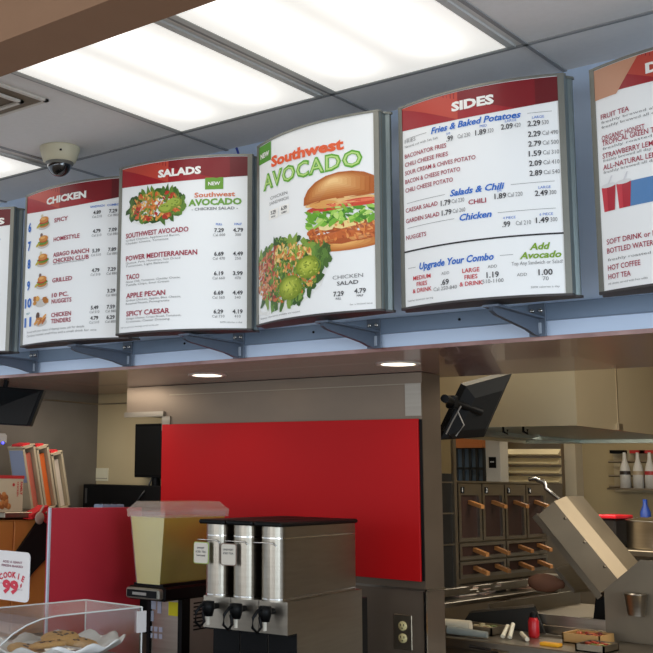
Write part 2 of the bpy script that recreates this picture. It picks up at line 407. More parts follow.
# ================================================================== MENU BOARDS
BH = .579; BZ = 2.066; BULGE = .05
FACE = mat('board_face', (226,228,228), .38, emit=.14, coat=.35)
CR = (158,20,56); BL = (24,104,196); DK = (58,58,62); GY = (118,118,120); GRN = (122,172,42); ORG = (232,92,40); WH = (246,244,238)
def ink(c): return mat('ink_%d_%d_%d' % c, c, .45, coat=.25)
class Board:
    def __init__(s, p0, p1, label, name='menu_board'):
        p0 = Vector(p0); p1 = Vector(p1); d = p1-p0; s.w = d.length; s.a = math.atan2(d.y, d.x)
        c = (p0+p1)/2
        s.t = thing(name, label, 'menu board', (c.x, c.y, BZ), s.a)
        s.layer = 0
        hw = s.w/2; N = 24
        s.hw = hw
        f = MB(); e = .0
        # body: bowed front, hollowed sides, wider back plate
        outl = [(-hw + 2*hw*i/N, s.yy(-hw+2*hw*i/N)) for i in range(N+1)]
        side = [(hw+.001, .006), (hw-.004, .018), (hw-.002, .030), (hw+.006, .038), (hw+.006, .046)]
        poly = outl + side + [(-x, y) for x, y in side[::-1]]
        n = len(poly); z0, z1 = .006, BH-.006
        f.add([(x,y,z0) for x, y in poly]+[(x,y,z1) for x, y in poly], [[i,(i+1) % n,n+(i+1) % n,n+i] for i in range(N, n)], FRAMED)
        f.build('cabinet', s.t, local=True)
        for nm, za, zb in (('bottom_cap', 0, .006), ('top_cap', BH-.006, BH)):
            q = MB(); pp = [(x, y-.004) for x, y in outl] + [(hw+.003, .006),(hw-.002,.020),(hw+.010,.040),(hw+.010,.048)] + [(-hw-.010,.048),(-hw-.010,.040),(-hw+.002,.020),(-hw-.003,.006)]
            q.prism([(x,y,za) for x, y in pp], (0,0,zb-za), CAPM if nm == 'bottom_cap' else FRAME); q.build(nm, s.t, local=True)
        for sg in (-1, 1):
            q = MB(); xs = [sg*(hw-.014*i/3) for i in range(4)]
            q.add([(x, s.yy(x)-.003, z) for x in xs for z in (.004, BH-.004)], [[2*i,2*i+1,2*i+3,2*i+2] for i in range(3)], FRAME)
            q.add([(sg*hw, s.yy(hw)-.003, .004),(sg*hw, s.yy(hw)-.003, BH-.004),(sg*hw,.012,BH-.004),(sg*hw,.012,.004)], [(0,1,2,3)], FRAME)
            xi = sg*(hw-.014)
            q.add([(xi, s.yy(xi)-.003, .004),(xi, s.yy(xi)-.003, BH-.004),(xi,s.yy(xi)+.002,BH-.004),(xi,s.yy(xi)+.002,.004)], [(0,1,2,3)], FRAME)
            q.build('side_frame', s.t, local=True)
        q = MB(); gx = [(-hw+2*hw*i/N) for i in range(N+1)]
        q.add([(x, s.yy(x), z) for x in gx for z in (.006, BH-.006)], [[2*i,2*i+1,2*i+3,2*i+2] for i in range(N)], FACE, True)
        q.build('face_panel', s.t, local=True)
        s.parts = {}
    def yy(s, x): return -BULGE*(1-(x/s.hw)**2)
    def P(s, u, v, lay):                            # u, v measured over the printed face, v downwards
        x = (u-.5)*2*(s.hw-.014); z = .008+(BH-.016)*(1-v)
        return (x, s.yy(x)-.0008-.00035*lay, z)
    def mb(s, part):
        if part not in s.parts: s.parts[part] = MB()
        return s.parts[part]
    def poly(s, part, pts, col, lay=1):             # convex polygon of u, v points
        s.mb(part).add([s.P(u, v, lay) for u, v in pts], [list(range(len(pts)))], ink(col))
    def band(s, part, f0, f1, col, lay=1, u0=0, u1=1, n=24):
        us = [u0+(u1-u0)*i/n for i in range(n+1)]
        vs = []
        for u in us: vs += [s.P(u, f0(u), lay), s.P(u, f1(u), lay)]
        s.mb(part).add(vs, [[2*i,2*i+1,2*i+3,2*i+2] for i in range(n)], ink(col))
    def text(s, part, u, v, st, cap, col, lay=4, w=None, align='L', shear=0, bold=.02, rise=0, sp=1.0):
        W = 2*(s.hw-.014); H = BH-.016
        vs, fs = text2d(st, cap*H, None if w is None else w*W, align, shear, bold, sp)
        out = []
        for x, y in vs:
            out.append(s.P(u+x/W, v-(y-cap*H/2)/H-rise*x/W, lay))
        s.mb(part).add(out, fs, ink(col))
    def disc(s, part, u, v, ru, rv, col, lay=2, n=14, rot=0, wob=0):
        pts = []
        for k in range(n):
            t = 2*math.pi*k/n; q = 1+random.uniform(-wob, wob); a = ru*math.cos(t)*q; bb = rv*math.sin(t)*q
            pts.append((u+a*math.cos(rot)-bb*math.sin(rot)*.9, v+a*math.sin(rot)*.9+bb*math.cos(rot)))
        s.mb(part).add([s.P(min(max(a,0),1), min(max(bb,0),1), lay) for a, bb in pts]+[s.P(min(max(u,0),1), min(max(v,0),1), lay)], [[k,(k+1) % n,n] for k in range(n)], ink(col))
    def header(s, title, u, v, cap=.042, w=None, deep=.05, glare=.35):
        f1 = lambda x: .115+deep*(1-(2*x-1)**2)
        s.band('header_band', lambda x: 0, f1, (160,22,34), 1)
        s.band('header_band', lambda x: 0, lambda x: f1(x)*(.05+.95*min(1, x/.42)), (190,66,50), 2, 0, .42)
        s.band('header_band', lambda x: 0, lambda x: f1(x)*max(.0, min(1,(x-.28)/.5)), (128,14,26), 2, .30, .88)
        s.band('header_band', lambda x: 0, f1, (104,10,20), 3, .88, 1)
        s.text('title_lettering', u, v, title, cap, WH, 5, w, 'C', bold=.05)
    def done(s):
        for k, m in s.parts.items(): m.build(k, s.t, local=True)

def salad_pic(B, part, u, v, ru, rv, n=230, plate=True, seed=1):
    random.seed(seed)
    if plate: B.disc(part, u, v+rv*.12, ru*1.04, rv*1.06, (236,236,232), 2, 26)
    for k in range(34):
        a = 2*math.pi*k/34; B.disc(part, u+ru*.86*math.cos(a), v+rv*.82*math.sin(a), ru*.2, rv*.24, random.choice([(58,96,30),(44,78,28),(96,132,44),(74,110,40)]), 3, 8, random.random()*3, .3)
    cols = [(206,92,44),(188,60,36),(226,150,70),(150,150,56),(110,136,50),(236,190,110),(176,44,34),(214,120,58),(90,120,46)]
    for k in range(n):
        a = random.random()*6.283; q = math.sqrt(random.random())*.86
        B.disc(part, u+ru*q*math.cos(a), v+rv*q*math.sin(a), ru*random.uniform(.05,.11), rv*random.uniform(.05,.12), random.choice(cols), 4+(k % 3)*.5, 6, random.random()*3, .3)
    for (du, dv) in ((.36,.22), (.62,-.05)):
        B.disc(part, u+ru*du, v+rv*dv, ru*.25, rv*.31, (128,146,44), 6.5, 14, 0, .06)
        B.disc(part, u+ru*(du-.03), v+rv*(dv-.06), ru*.2, rv*.25, (160,178,70), 7, 12, 0, .1)
        for j in range(6): B.disc(part, u+ru*(du+random.uniform(-.15,.15)), v+rv*(dv+random.uniform(-.18,.18)), ru*.035, rv*.04, (108,132,40), 7.4, 6)
def small_burger(B0, part, u, v, kind=0):
    class S_:
        def disc(s, p, a, b_, ra, rb, col, lay=2, n=14, rot=0, wob=0): B0.disc(p, u+(a-u)*1.22, v+(b_-v)*1.22, ra*1.22, rb*1.22, col, lay, n, rot, wob)
    B = S_()
    B.disc(part, u+.01, v+.018, .062, .022, (206,202,196), 2, 14)
    if kind < 4:
        B.disc(part, u+.012, v+.014, .048, .014, (196,128,58), 3, 12)
        B.disc(part, u+.008, v+.004, .056, .013, (96,142,44), 4, 12, 0, .2)
        B.disc(part, u+.012, v-.002, .046, .010, (188,52,34), 4.5, 10, 0, .2)
        B.disc(part, u+.012, v-.015, .046, .017, (208,134,56), 5, 14)
        B.disc(part, u+.006, v-.020, .026, .008, (232,178,104), 5.5, 10)
        B.disc(part, u-.045, v+.014, .022, .008, (198,178,60), 5, 8, -.4)
        B.disc(part, u-.01, v-.036, .014, .012, (120,96,90) if kind % 2 else (214,206,180), 2.5, 8)
    elif kind == 4:
        for j in range(9): B.disc(part, u+random.uniform(-.06,.065), v+random.uniform(-.012,.016), .022, .013, random.choice([(206,142,60),(226,170,88),(180,112,44)]), 3+j*.2, 8, 0, .2)
    else:
        B.disc(part, u-.02, v-.02, .02, .02, (96,70,58), 3, 8)
        for j in range(10): B.disc(part, u+random.uniform(-.04,.05), v+random.uniform(-.012,.02), .03, .008, random.choice([(206,132,60),(226,160,78),(180,98,44)]), 3.5+j*.2, 8, random.uniform(-1.2,.2), .1)
def price(B, u, v, p, cal, sc_=1.0, off=.026):
    B.text('price_lettering', u, v, p, .021*sc_, DK, w=None, align='C', bold=.03)
    if cal: B.text('price_lettering', u, v+off*sc_, cal, .015*sc_, GY, align='C', bold=.0)

# --- burgers (only its right edge is in the picture)
B = Board((-3.765,2.72), (-3.285,2.775), 'menu board cut by the left edge, its red header ending in the letters RS')
B.header('BURGERS', .66, .085, w=.58, deep=.02)
for i, (p_, cc) in enumerate((('4.69','Cal 570'),('5.19','Cal 790'),('4.69','Cal 1090'),('4.49','Cal 750'),('4.49','Cal 430'))):
    price(B, .84, .32+.135*i, p_, cc)
    price(B, .62, .32+.135*i, '6.29', 'Cal 880')
    B.text('item_lettering', .26, .31+.135*i, ('SINGLE','DOUBLE','TRIPLE','BACON','SON OF')[i], .026, CR, bold=.02)
B.text('column_lettering', .84, .215, 'SANDWICH', .013, BL, w=.15, align='C')
B.text('small_print', .06, .93, 'Substitute a side salad or upgrade any combo today', .014, GY, w=.86, bold=0)
B.text('small_print', .06, .955, 'prices and participation may vary', .012, GY, w=.62, bold=0)
B.done()

# --- chicken
B = Board((-3.12,2.69), (-2.60,2.728), 'menu board headed CHICKEN with numbered sandwich pictures 6 to 11')
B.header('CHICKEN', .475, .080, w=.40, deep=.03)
rows = [('6',.214,['SPICY']),('7',.340,['HOMESTYLE']),('8',.462,['ASIAGO RANCH','CHICKEN CLUB']),('9',.608,['GRILLED']),('10',.725,['10 PC.','NUGGETS']),('11',.852,['CHICKEN','TENDERS'])]
for i, (n_, v_, names) in enumerate(rows):
    B.text('number_lettering', .055+.004*i, v_+.005, n_, .058, BL, w=.045 if len(n_) == 1 else .10, align='C', bold=.04)
    small_burger(B, 'food_pictures', .235, v_, i)
    for j, nm in enumerate(names):
        B.text('item_lettering', .37, v_-.020*(len(names)-1)+.040*j+.004, nm, .027, CR, w=len(nm)*.0285, bold=.02)
for v_, a_, b_ in ((.215,'4.89','7.29'),(.335,'4.79','7.09'),(.46,'5.39','7.89'),(.585,'4.79','7.29'),(.72,'','3.29'),(.82,'5.49','7.59'),(.885,'4.79','6.29')):
    if a_: price(B, .77, v_-.008, a_, 'Cal 510', 1.05)
    price(B, .895, v_-.008, b_, 'Cal 880', 1.05)
B.text('column_lettering', .77, .168, 'SANDWICH', .013, BL, w=.115, align='C'); B.text('column_lettering', .895, .168, 'COMBO', .013, BL, w=.09, align='C')
B.text('column_lettering', .075, .80, 'HALF', .013, (80,150,160), align='C')
B.text('small_print', .37, .505, 'with applewood smoked bacon', .011, GY, w=.3, bold=0)
B.text('small_print', .07, .925, 'Served with your choice of dipping sauce, ask for details', .014, GY, w=.62, bold=0)
B.text('small_print', .07, .95, 'Combos include small fries and a small drink for one', .014, GY, w=.72, bold=0)
B.done()

# --- salads
B = Board((-2.578,2.640), (-2.122,2.79), 'menu board headed SALADS with a picture of an avocado chicken salad')
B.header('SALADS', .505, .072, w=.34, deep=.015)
salad_pic(B, 'food_picture', .315, .262, .255, .098, 210, True, 3)
B.poly('new_badge', [(.705,.122),(.835,.122),(.835,.192),(.705,.192)], (104,156,44), 3.6)
B.text('badge_lettering', .770, .158, 'NEW', .02, WH, 5, .085, 'C', bold=.03)
B.text('special_lettering', .772, .222, 'Southwest', .028, (214,120,84), w=.29, align='C', bold=.025)
B.text('special_lettering', .772, .266, 'AVOCADO', .036, (110,160,60), w=.38, align='C', bold=.045)
B.text('special_lettering', .772, .306, '- CHICKEN SALAD -', .016, GY, w=.33, align='C')
for i, (v_, nm, l1, l2, p1, p2, c1, c2) in enumerate(((.420,'SOUTHWEST AVOCADO','Grilled Chicken, Applewood Bacon,','Cheddar Cheese, Tomatoes','7.29','4.79','Cal 600','300'),
        (.558,'POWER MEDITERRANEAN','Quinoa, Feta, Hummus, Sun Dried','Tomatoes, Light Balsamic','6.69','4.49','Cal 470','250'),
        (.672,'TACO','Ghost Chili, Tomatoes, Cheddar Cheese,','Tortilla Chips, Sour Cream','6.19','3.99','Cal 660','470'),
        (.784,'APPLE PECAN','Grilled Chicken, Apples, Blue Cheese,','Roasted Pecans, Pomegranate','6.69','4.49','Cal 560','340'),
        (.892,'SPICY CAESAR','Asiago Cheese, Crispy Bread, Tomatoes,','Croutons, Caesar Dressing','6.29','4.19','Cal 710','410'))):
    B.text('item_lettering', .05+.005*i, v_, nm, .029, CR, w=len(nm)*.0315, bold=.022)
    B.text('small_print', .05+.005*i, v_+.029, l1, .012, GY, w=.47, bold=0); B.text('small_print', .05+.005*i, v_+.048, l2, .012, GY, w=.38, bold=0)
    price(B, .808, v_+.015, p1, c1, 1.05); price(B, .938, v_+.015, p2, c2, 1.05)
B.text('column_lettering', .808, .40, 'FULL', .012, BL, align='C'); B.text('column_lettering', .938, .40, 'HALF', .012, BL, align='C')
B.text('small_print', .02, .972, 'Full size pictured, dressings served on the side', .009, GY, w=.34, bold=0)
B.text('small_print', .82, .968, '2000 calories a day', .009, GY, w=.15, bold=0)
B.done()

# --- avocado poster
B = Board((-2.06,2.735), (-1.578,2.665), 'poster board of a chicken sandwich and salad under the words Southwest AVOCADO', 'poster_board')
B.poly('new_badge', [(0.0,.0),(.165,.0),(.165,.105),(0.0,.105)], (84,150,44), 1.6)
B.text('badge_lettering', .085, .062, 'NEW', .028, WH, 5, .12, 'C', bold=.03)
B.text('slogan_lettering', .17, .122, 'Southwest', .056, ORG, w=.64, bold=.045, rise=-.02)
def avo(u, v, w_):
    B.text('slogan_lettering', u, v, 'AVOCADO', .084, (96,168,40), 3.2, w=w_, bold=.045, sp=1.08)
    B.text('slogan_lettering', u+.010, v, 'AVOCADO', .076, (186,220,130), 4.2, w=w_-.02, bold=-.004, sp=1.12)
avo(.065, .222, .865)
B.text('caption_lettering', .255, .325, 'CHICKEN', .018, GY, w=.19, align='C', bold=0); B.text('caption_lettering', .255, .355, 'SANDWICH', .018, GY, w=.21, align='C', bold=0)
B.poly('price_sticker', [(.14,.39),(.25,.39),(.25,.445),(.14,.445)], WH, 2); B.poly('price_sticker', [(.265,.388),(.365,.388),(.365,.44),(.265,.44)], WH, 2)
B.text('price_lettering', .195, .408, '5.29', .02, DK, align='C'); B.text('price_lettering', .315, .404, '6.59', .02, DK, align='C')
B.text('price_lettering', .195, .432, 'SINGLE', .009, DK, align='C'); B.text('price_lettering', .315, .428, 'COMBO', .009, DK, align='C')
random.seed(11)
# the sandwich, bottom bun to top bun
def blob(u, v, ru, rv, col, lay, n=22, rot=0, wob=0): B.disc('sandwich_picture', .79+(u-.72)*.90, v, ru*.90, rv, col, lay, n, rot, wob)
def shade(u, v, ru, rv, cols, lay, n=26, k=5):      # ring upon ring of a food's own browning
    for i in range(k):
        f = i/(k-1); c = tuple(int(cols[0][j]*(1-f)+cols[1][j]*f) for j in range(3))
        blob(u, v, ru*(1-.17*i), rv*(1-.17*i), c, lay+.12*i, n)
shade(.74,.652,.285,.042,((190,108,44),(236,176,100)),1.5)
blob(.72,.603,.285,.052,(174,84,34),2.6,24,0,.07); blob(.72,.582,.28,.046,(196,100,44),2.8,24,0,.08)
for j in range(90): blob(random.uniform(.45,.99), random.uniform(.55,.635), random.uniform(.010,.024), random.uniform(.004,.009), random.choice([(170,78,30),(222,136,66),(206,108,50),(186,92,38),(228,150,82)]), 3.0+.008*j, 7, random.random()*1.5, .35)
blob(.60,.556,.07,.022,(240,222,160),4,8,.1,.1); blob(.78,.552,.12,.024,(240,214,140),4,9,-.1,.15)
for j in range(80):
    u_ = random.uniform(.44,.99); blob(u_, .505+random.uniform(-.036,.036)+.015*abs(u_-.7), random.uniform(.018,.045), random.uniform(.008,.017), random.choice([(82,150,36),(120,180,56),(160,206,90),(64,124,30),(104,164,44),(190,220,120)]), 4.3+.012*j, 9, random.uniform(-.8,.8), .4)
blob(.62,.458,.19,.018,(196,54,34),5.5,20); blob(.86,.452,.17,.02,(204,66,40),5.6,20); blob(.66,.452,.15,.008,(228,110,76),5.8,16); blob(.88,.446,.12,.008,(228,110,76),5.8,16)
blob(.70,.432,.285,.018,(232,186,120),6,20); blob(.58,.438,.12,.022,(222,160,86),6.05,12,.1,.1)
pts = [(.505,.425),(.508,.385),(.54,.345),(.60,.312),(.68,.290),(.77,.281),(.86,.285),(.94,.300),(1.0,.325),(1.0,.418),(.92,.422),(.78,.42),(.62,.424)]
def fan(pts, col, lay):
    cu = sum(p[0] for p in pts)/len(pts); cv = sum(p[1] for p in pts)/len(pts); n = len(pts)
    B.mb('sandwich_picture').add([B.P(min(u,1), v, lay) for u, v in pts]+[B.P(cu, cv, lay)], [[i,(i+1) % n,n] for i in range(n)], ink(col))
for i in range(9):
    f = i/8; c = tuple(int(a*(1-f)+b_*f) for a, b_ in zip((176,92,30), (244,200,136))); s_ = 1-.105*i
    fan([(.79-.05*f+(u-.79)*s_*(1 if i else 1), .362-.038*f+(v-.362)*s_*(1 if i == 0 else .97)) for u, v in pts], c, 7+.18*i)
# the salad
random.seed(5)
def sb(u, v, ru, rv, col, lay, n=7, rot=0, wob=.3):
    uu = min(max(u, .002), 1); ru = min(ru, uu+.0) if uu-ru < 0 and ru > .1 else ru
    B.disc('salad_picture', uu, v, ru, rv, col, lay, n, rot, wob)
pl = [(0,.60),(.2,.58),(.45,.62),(.62,.70),(.68,.78),(.64,.86),(.50,.93),(.30,.965),(.12,.965),(0,.95)]
B.mb('salad_picture').add([B.P(u, v, 1) for u, v in pl]+[B.P(.3,.78,1)], [[i,(i+1) % 10,10] for i in range(10)], ink((236,236,232)))
def inside(u_, v_, k=1): return ((u_-.30)/.36/k)**2+((v_-.755)/.165/k)**2 < 1 and u_ > .01
for k in range(170):
    u_ = random.uniform(.0,.70); v_ = random.uniform(.56,.94)
    if inside(u_, v_, 1.05): sb(u_, v_, .05, .022, random.choice([(70,108,36),(98,140,50),(52,88,30),(130,160,64)]), 2+k*.006, 8, random.random()*3)
for k in range(900):
    u_ = random.uniform(.0,.66); v_ = random.uniform(.57,.93)
    if inside(u_, v_, .93):
        cl_ = [(196,104,64),(176,72,52),(214,136,92),(160,60,44),(206,160,110)] if u_ < .22 else [(236,196,104),(240,212,140),(226,160,80),(150,170,64),(212,120,60)] if v_ < .70 else [(140,160,56),(100,136,46),(206,112,56),(228,176,92),(84,116,40)]
        sb(u_, v_, random.uniform(.012,.022), random.uniform(.006,.011), random.choice(cl_), 3+.0015*k, 6, random.random()*3)
for j in range(26): sb(.63+random.uniform(-.05,.06), .70+random.uniform(-.05,.06), .035, .02, random.choice([(70,104,40),(92,130,52),(60,88,34),(110,150,60)]), 4.5+.01*j, 8, random.random()*3)
for (u_, v_, r1) in ((.535,.752,.105), (.375,.845,.115)):
    for i in range(6):
        f = i/5; sb(u_-.012*f, v_-.012*f, r1*(1-.15*i), r1*.56*(1-.15*i), tuple(int(a*(1-f)+b_*f) for a, b_ in zip((122,142,30), (206,214,88))), 5+.12*i, 18, 0, .05)
    for j in range(46): sb(u_+random.uniform(-.07,.07), v_+random.uniform(-.042,.042), .008, .005, random.choice([(122,144,34),(196,206,90),(134,152,40),(160,178,60)]), 5.8, 6)
B.text('caption_lettering', .825, .828, 'CHICKEN', .02, GY, w=.2, align='C', bold=0); B.text('caption_lettering', .825, .86, 'SALAD', .02, DK, w=.14, align='C', bold=.01)
B.text('price_lettering', .765, .912, '7.29', .024, DK, align='C', bold=.02); B.text('price_lettering', .905, .906, '4.79', .024, DK, align='C', bold=.02)
B.text('price_lettering', .765, .937, 'FULL', .01, DK, align='C'); B.text('price_lettering', .905, .93, 'HALF', .01, DK, align='C')
B.text('small_print', .03, .978, 'Nutrition information available on request', .01, GY, w=.44, bold=0); B.text('small_print', .84, .972, 'for a limited time', .008, GY, w=.14, bold=0)
B.done()

# --- sides
B = Board((-1.530,2.69), (-1.068,2.715), 'menu board headed SIDES listing fries, potatoes, salads and chili')
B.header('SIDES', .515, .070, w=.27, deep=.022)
def hd(u, v, st, w_, sh=.25):
    B.text('heading_lettering', u, v, st, .030, BL, w=w_, align='C', shear=sh, bold=.028)
    for a, bb in ((.03, u-w_/2-.035), (u+w_/2+.035, .965)): B.band('rule_lines', lambda x: v-.001, lambda x: v+.001, GY, 2, a, bb, 8)
hd(.515,.162,'Fries & Baked Potatoes',.57); hd(.525,.49,'Salads & Chili',.34); hd(.515,.615,'Chicken',.20)
B.text('item_lettering', .02, .175, 'FRIES', .018, GY, w=.09, bold=.0); B.text('small_print', .02, .202, 'Natural cut with Sea Salt', .012, GY, w=.26, bold=0)
for v_, st, w_ in ((.250,'BACONATOR FRIES',.32),(.293,'CHILI CHEESE FRIES',.33),(.336,'SOUR CREAM & CHIVES POTATO',.51),(.380,'BACON & CHEESE POTATO',.41),(.424,'CHILI CHEESE POTATO',.36),(.525,'CAESAR SALAD',.25),(.578,'GARDEN SALAD',.26),(.662,'NUGGETS',.16)):
    B.text('item_lettering', .018, v_, st, .021, CR, w=w_, bold=.012)
B.text('item_lettering', .53, .548, 'CHILI', .022, CR, w=.11, align='C')
for u_, v_, p_, c_ in ((.34,.221,'.99','Cal 230'),(.53,.220,'1.89','320'),(.685,.212,'2.09','420'),(.835,.212,'2.29','530'),
        (.835,.262,'2.29','Cal 490'),(.835,.308,'2.79','Cal 500'),(.835,.354,'1.59','Cal 310'),(.835,.400,'2.09','Cal 410'),(.835,.446,'2.89','Cal 540'),
        (.29,.530,'1.79','Cal 230'),(.295,.578,'1.79','Cal 260'),(.635,.537,'1.89','Cal 220'),(.86,.541,'2.49','300'),(.675,.672,'.99','Cal 210'),(.86,.666,'1.49','300')):
    B.text('price_lettering', u_, v_, p_, .025, DK, w=.068 if len(p_) > 3 else .045, bold=.02); B.text('price_lettering', u_+.076, v_, c_, .020, GY, w=.0118*len(c_), bold=0)
for u_, v_, st in ((.34,.196,'SM'),(.56,.192,'MED'),(.71,.186,'LARGE'),(.86,.184,'LARGE'),(.65,.512,'SM'),(.88,.515,'LARGE'),(.68,.643,'4 PIECE'),(.88,.640,'6 PIECE')):
    B.text('column_lettering', u_, v_, st, .012, BL, bold=0)
B.band('divider_line', lambda x: .727, lambda x: .735, (36,34,36), 2.5, 0, 1)
B.text('heading_lettering', .37, .815, 'Upgrade Your Combo', .032, BL, w=.50, align='C', shear=.25, bold=.028)
for a, bb in ((.03,.09), (.655,.73)): B.band('rule_lines', lambda x: .814, lambda x: .816, GY, 2, a, bb, 4)
B.text('special_lettering', .875, .785, 'Add', .030, (120,160,20), w=.11, align='C', shear=.25, bold=.03); B.text('special_lettering', .875, .824, 'Avocado', .030, (120,160,20), w=.22, align='C', shear=.25, bold=.03)
B.text('small_print', .855, .858, 'Top Any Sandwich or Salad!', .017, GY, w=.27, align='C', bold=0)
for u_, sts in ((.137,('MEDIUM','FRIES','& DRINK')), (.478,('LARGE','FRIES','& DRINK'))):
    for j, st in enumerate(sts): B.text('item_lettering', u_, .869+.031*j, st, .020, (196,36,52), align='C', bold=.015)
for u_, v_, p_, c_ in ((.305,.910,'.69','Cal 250-840'),(.61,.900,'1.19','510-1100'),(.90,.904,'1.00','70')):
    B.text('price_lettering', u_, v_, p_, .026, DK, align='C', bold=.02); B.text('price_lettering', u_, v_+.029, c_, .018, GY, align='C', bold=0)
for u_, v_ in ((.31,.868),(.61,.862),(.775,.91)): B.text('column_lettering', u_, v_, 'ADD', .014, GY, align='C', bold=0)
B.text('small_print', .02, .975, 'Calories shown per serving', .009, GY, w=.2, bold=0); B.text('small_print', .82, .970, '2000 calories a day', .009, GY, w=.15, bold=0)
B.done()

# --- drinks
B = Board((-1.012,2.74), (-.545,2.72), 'menu board cut by the right edge, listing teas, lemonades and hot coffee')
B.header('DRINKS', .52, .070, w=.40, deep=.02)
B.band('header_band', lambda x: 0, lambda x: .14-.14*max(0,(x-.14))/.14 if x > .14 else .14, (206,150,118), 3.4, 0, .28)
for v_, st, w_ in ((.224,'FRUIT TEA',.18),(.322,'ORGANIC HONEST',.265),(.346,'TROPICAL GREEN TEA',.36),(.403,'STRAWBERRY LEMONADE',.44),(.455,'ALL-NATURAL LEMONADE',.46),(.79,'SOFT DRINK or ICED TEA',.44),(.83,'BOTTLED WATER',.28),(.905,'HOT COFFEE',.20),(.944,'HOT TEA',.14)):
    B.text('item_lettering', .033, v_, st, .023, CR, w=w_, bold=.012)
for v_, w_ in ((.25,.5),(.272,.44),(.37,.3),(.425,.36),(.478,.4),(.870,.26)):
    B.text('small_print', .035, v_, 'freshly brewed all day long' if w_ > .3 else 'freshly roasted', .012, GY, w=w_, bold=0)
B.band('banner', lambda x: .545, lambda x: .655, (84,132,184), 2, .16, .97)
B.text('banner_lettering', .40, .60, 'Frosty', .05, (220,232,244), w=.30, shear=.25, bold=.03)
for u_ in (.062, .158):
    B.poly('cup_pictures', [(u_-.045,.545),(u_+.045,.545),(u_+.034,.655),(u_-.034,.655)], (180,32,52), 3)
    B.poly('cup_pictures', [(u_-.045,.545),(u_-.01,.545),(u_-.008,.655),(u_-.034,.655)], (206,56,70), 3.3)
    B.disc('cup_pictures', u_, .54, .048, .010, (226,226,226), 3.6, 14); B.poly('cup_pictures', [(u_-.005,.535),(u_+.006,.535),(u_+.03,.50),(u_+.02,.50)], (220,220,224), 4)
B.text('small_print', .03, .975, 'All drinks served with free refills', .009, GY, w=.24, bold=0)
for i in range(7): price(B, .86, .25+.085*i if i < 3 else .5+.07*i, '1.99', 'Cal 210')
B.done()

# blue pen clipped above the salads board
q = MB(); a_ = at(236.5,148,Y=2.86); b_ = at(239.5,157,Y=2.86)
q.tube([a_, b_, b_+Vector((.0,0,-.03))], .004, mat('blue_hook', (40,60,150), .4), 8)
solo('blue_hook', q, 'small blue hook sticking up behind the salads board', 'hook')

# ================================================================== DOWNLIGHTS
def downlight(x, y, label):
    t = thing('downlight', label, 'downlight', (x, y, SOFZ-.008), 0)
    q = MB(); q.lathe([(.058,.006),(.058,-.003),(.072,-.004),(.076,0)], mat('downlight_ring', (214,206,196), .35)); q.build('trim_ring', t, local=True)
    q = MB(); q.lathe([(0,-.0015),(.058,-.0015)], mat('downlight_glow', (255,240,214), .5, emit=4)); q.build('lens', t, local=True)
    return t
dl = downlight(-2.75, 3.33, 'round downlight in the header underside, left of the red panel centre')
dup(dl, (-1.92, 3.343, SOFZ-.008), 0, 'round downlight in the header underside beside the steel end post')
for x in (-2.75, -2.35, -1.92):
    if x == -2.35: continue
    l = bpy.data.lights.new('downlight_beam', 'SPOT'); l.energy = 1.2; l.spot_size = R_(130); l.spot_blend = .6; l.shadow_soft_size = .05; l.color = (1,.88,.7)
    o = bpy.data.objects.new('downlight_beam', l); COL.objects.link(o); o.location = (x, 3.335, SOFZ-.02)

# ================================================================== RED PANEL, OUTLET
q = MB(); q.bx((-3.222, WY-.022, 1.256), (-1.992, WY-.0125, 1.826), REDP, ch=.001)
q.bx((-3.222, WY-.0125, 1.258), (-1.984, WY-.006, 1.824), BLACK)
solo('wall_panel', q, 'large flat bright red panel fixed to the stainless wall', 'wall panel')
oc = (at(403,618,Y=WY)+at(404,646,Y=WY))/2
t = thing('power_outlet', 'duplex power outlet with ivory sockets on the steel wall by the end post', 'power outlet', (oc.x, WY, oc.z-.05))
q = MB(); q.bx((oc.x-.036,WY-.005,oc.z-.06), (oc.x+.036,WY,oc.z+.06), STEELD, ch=.002); q.build('cover_plate', t)
for sg in (-1, 1):
    q = MB(); zc = oc.z+sg*.021
    q.lathe([(0,-.009),(.016,-.009),(.017,-.004)], mat('ivory_socket', (214,198,140), .5), (oc.x, WY, zc), 18, 'Y')
    q.bx((oc.x-.008,WY-.0095,zc), (oc.x-.005,WY-.009,zc+.008), BLACK); q.bx((oc.x+.005,WY-.0095,zc), (oc.x+.008,WY-.009,zc+.008), BLACK); q.bx((oc.x-.002,WY-.0095,zc-.01), (oc.x+.002,WY-.009,zc-.006), BLACK)
    q.build('socket', t)

# ================================================================== FRONT COUNTER
q = MB(); q.bx((-3.6,1.75,0), (-1.62,3.61,.90), COUNTER); q.bx((-3.62,1.72,.90), (-1.6,3.615,.94), mat('counter_top', (70,62,56), .4, noise=.15, nscale=30), ch=.004)
solo('service_counter', q, 'dark service counter under the tea urns and the cookie case', 'counter')
CT = .94

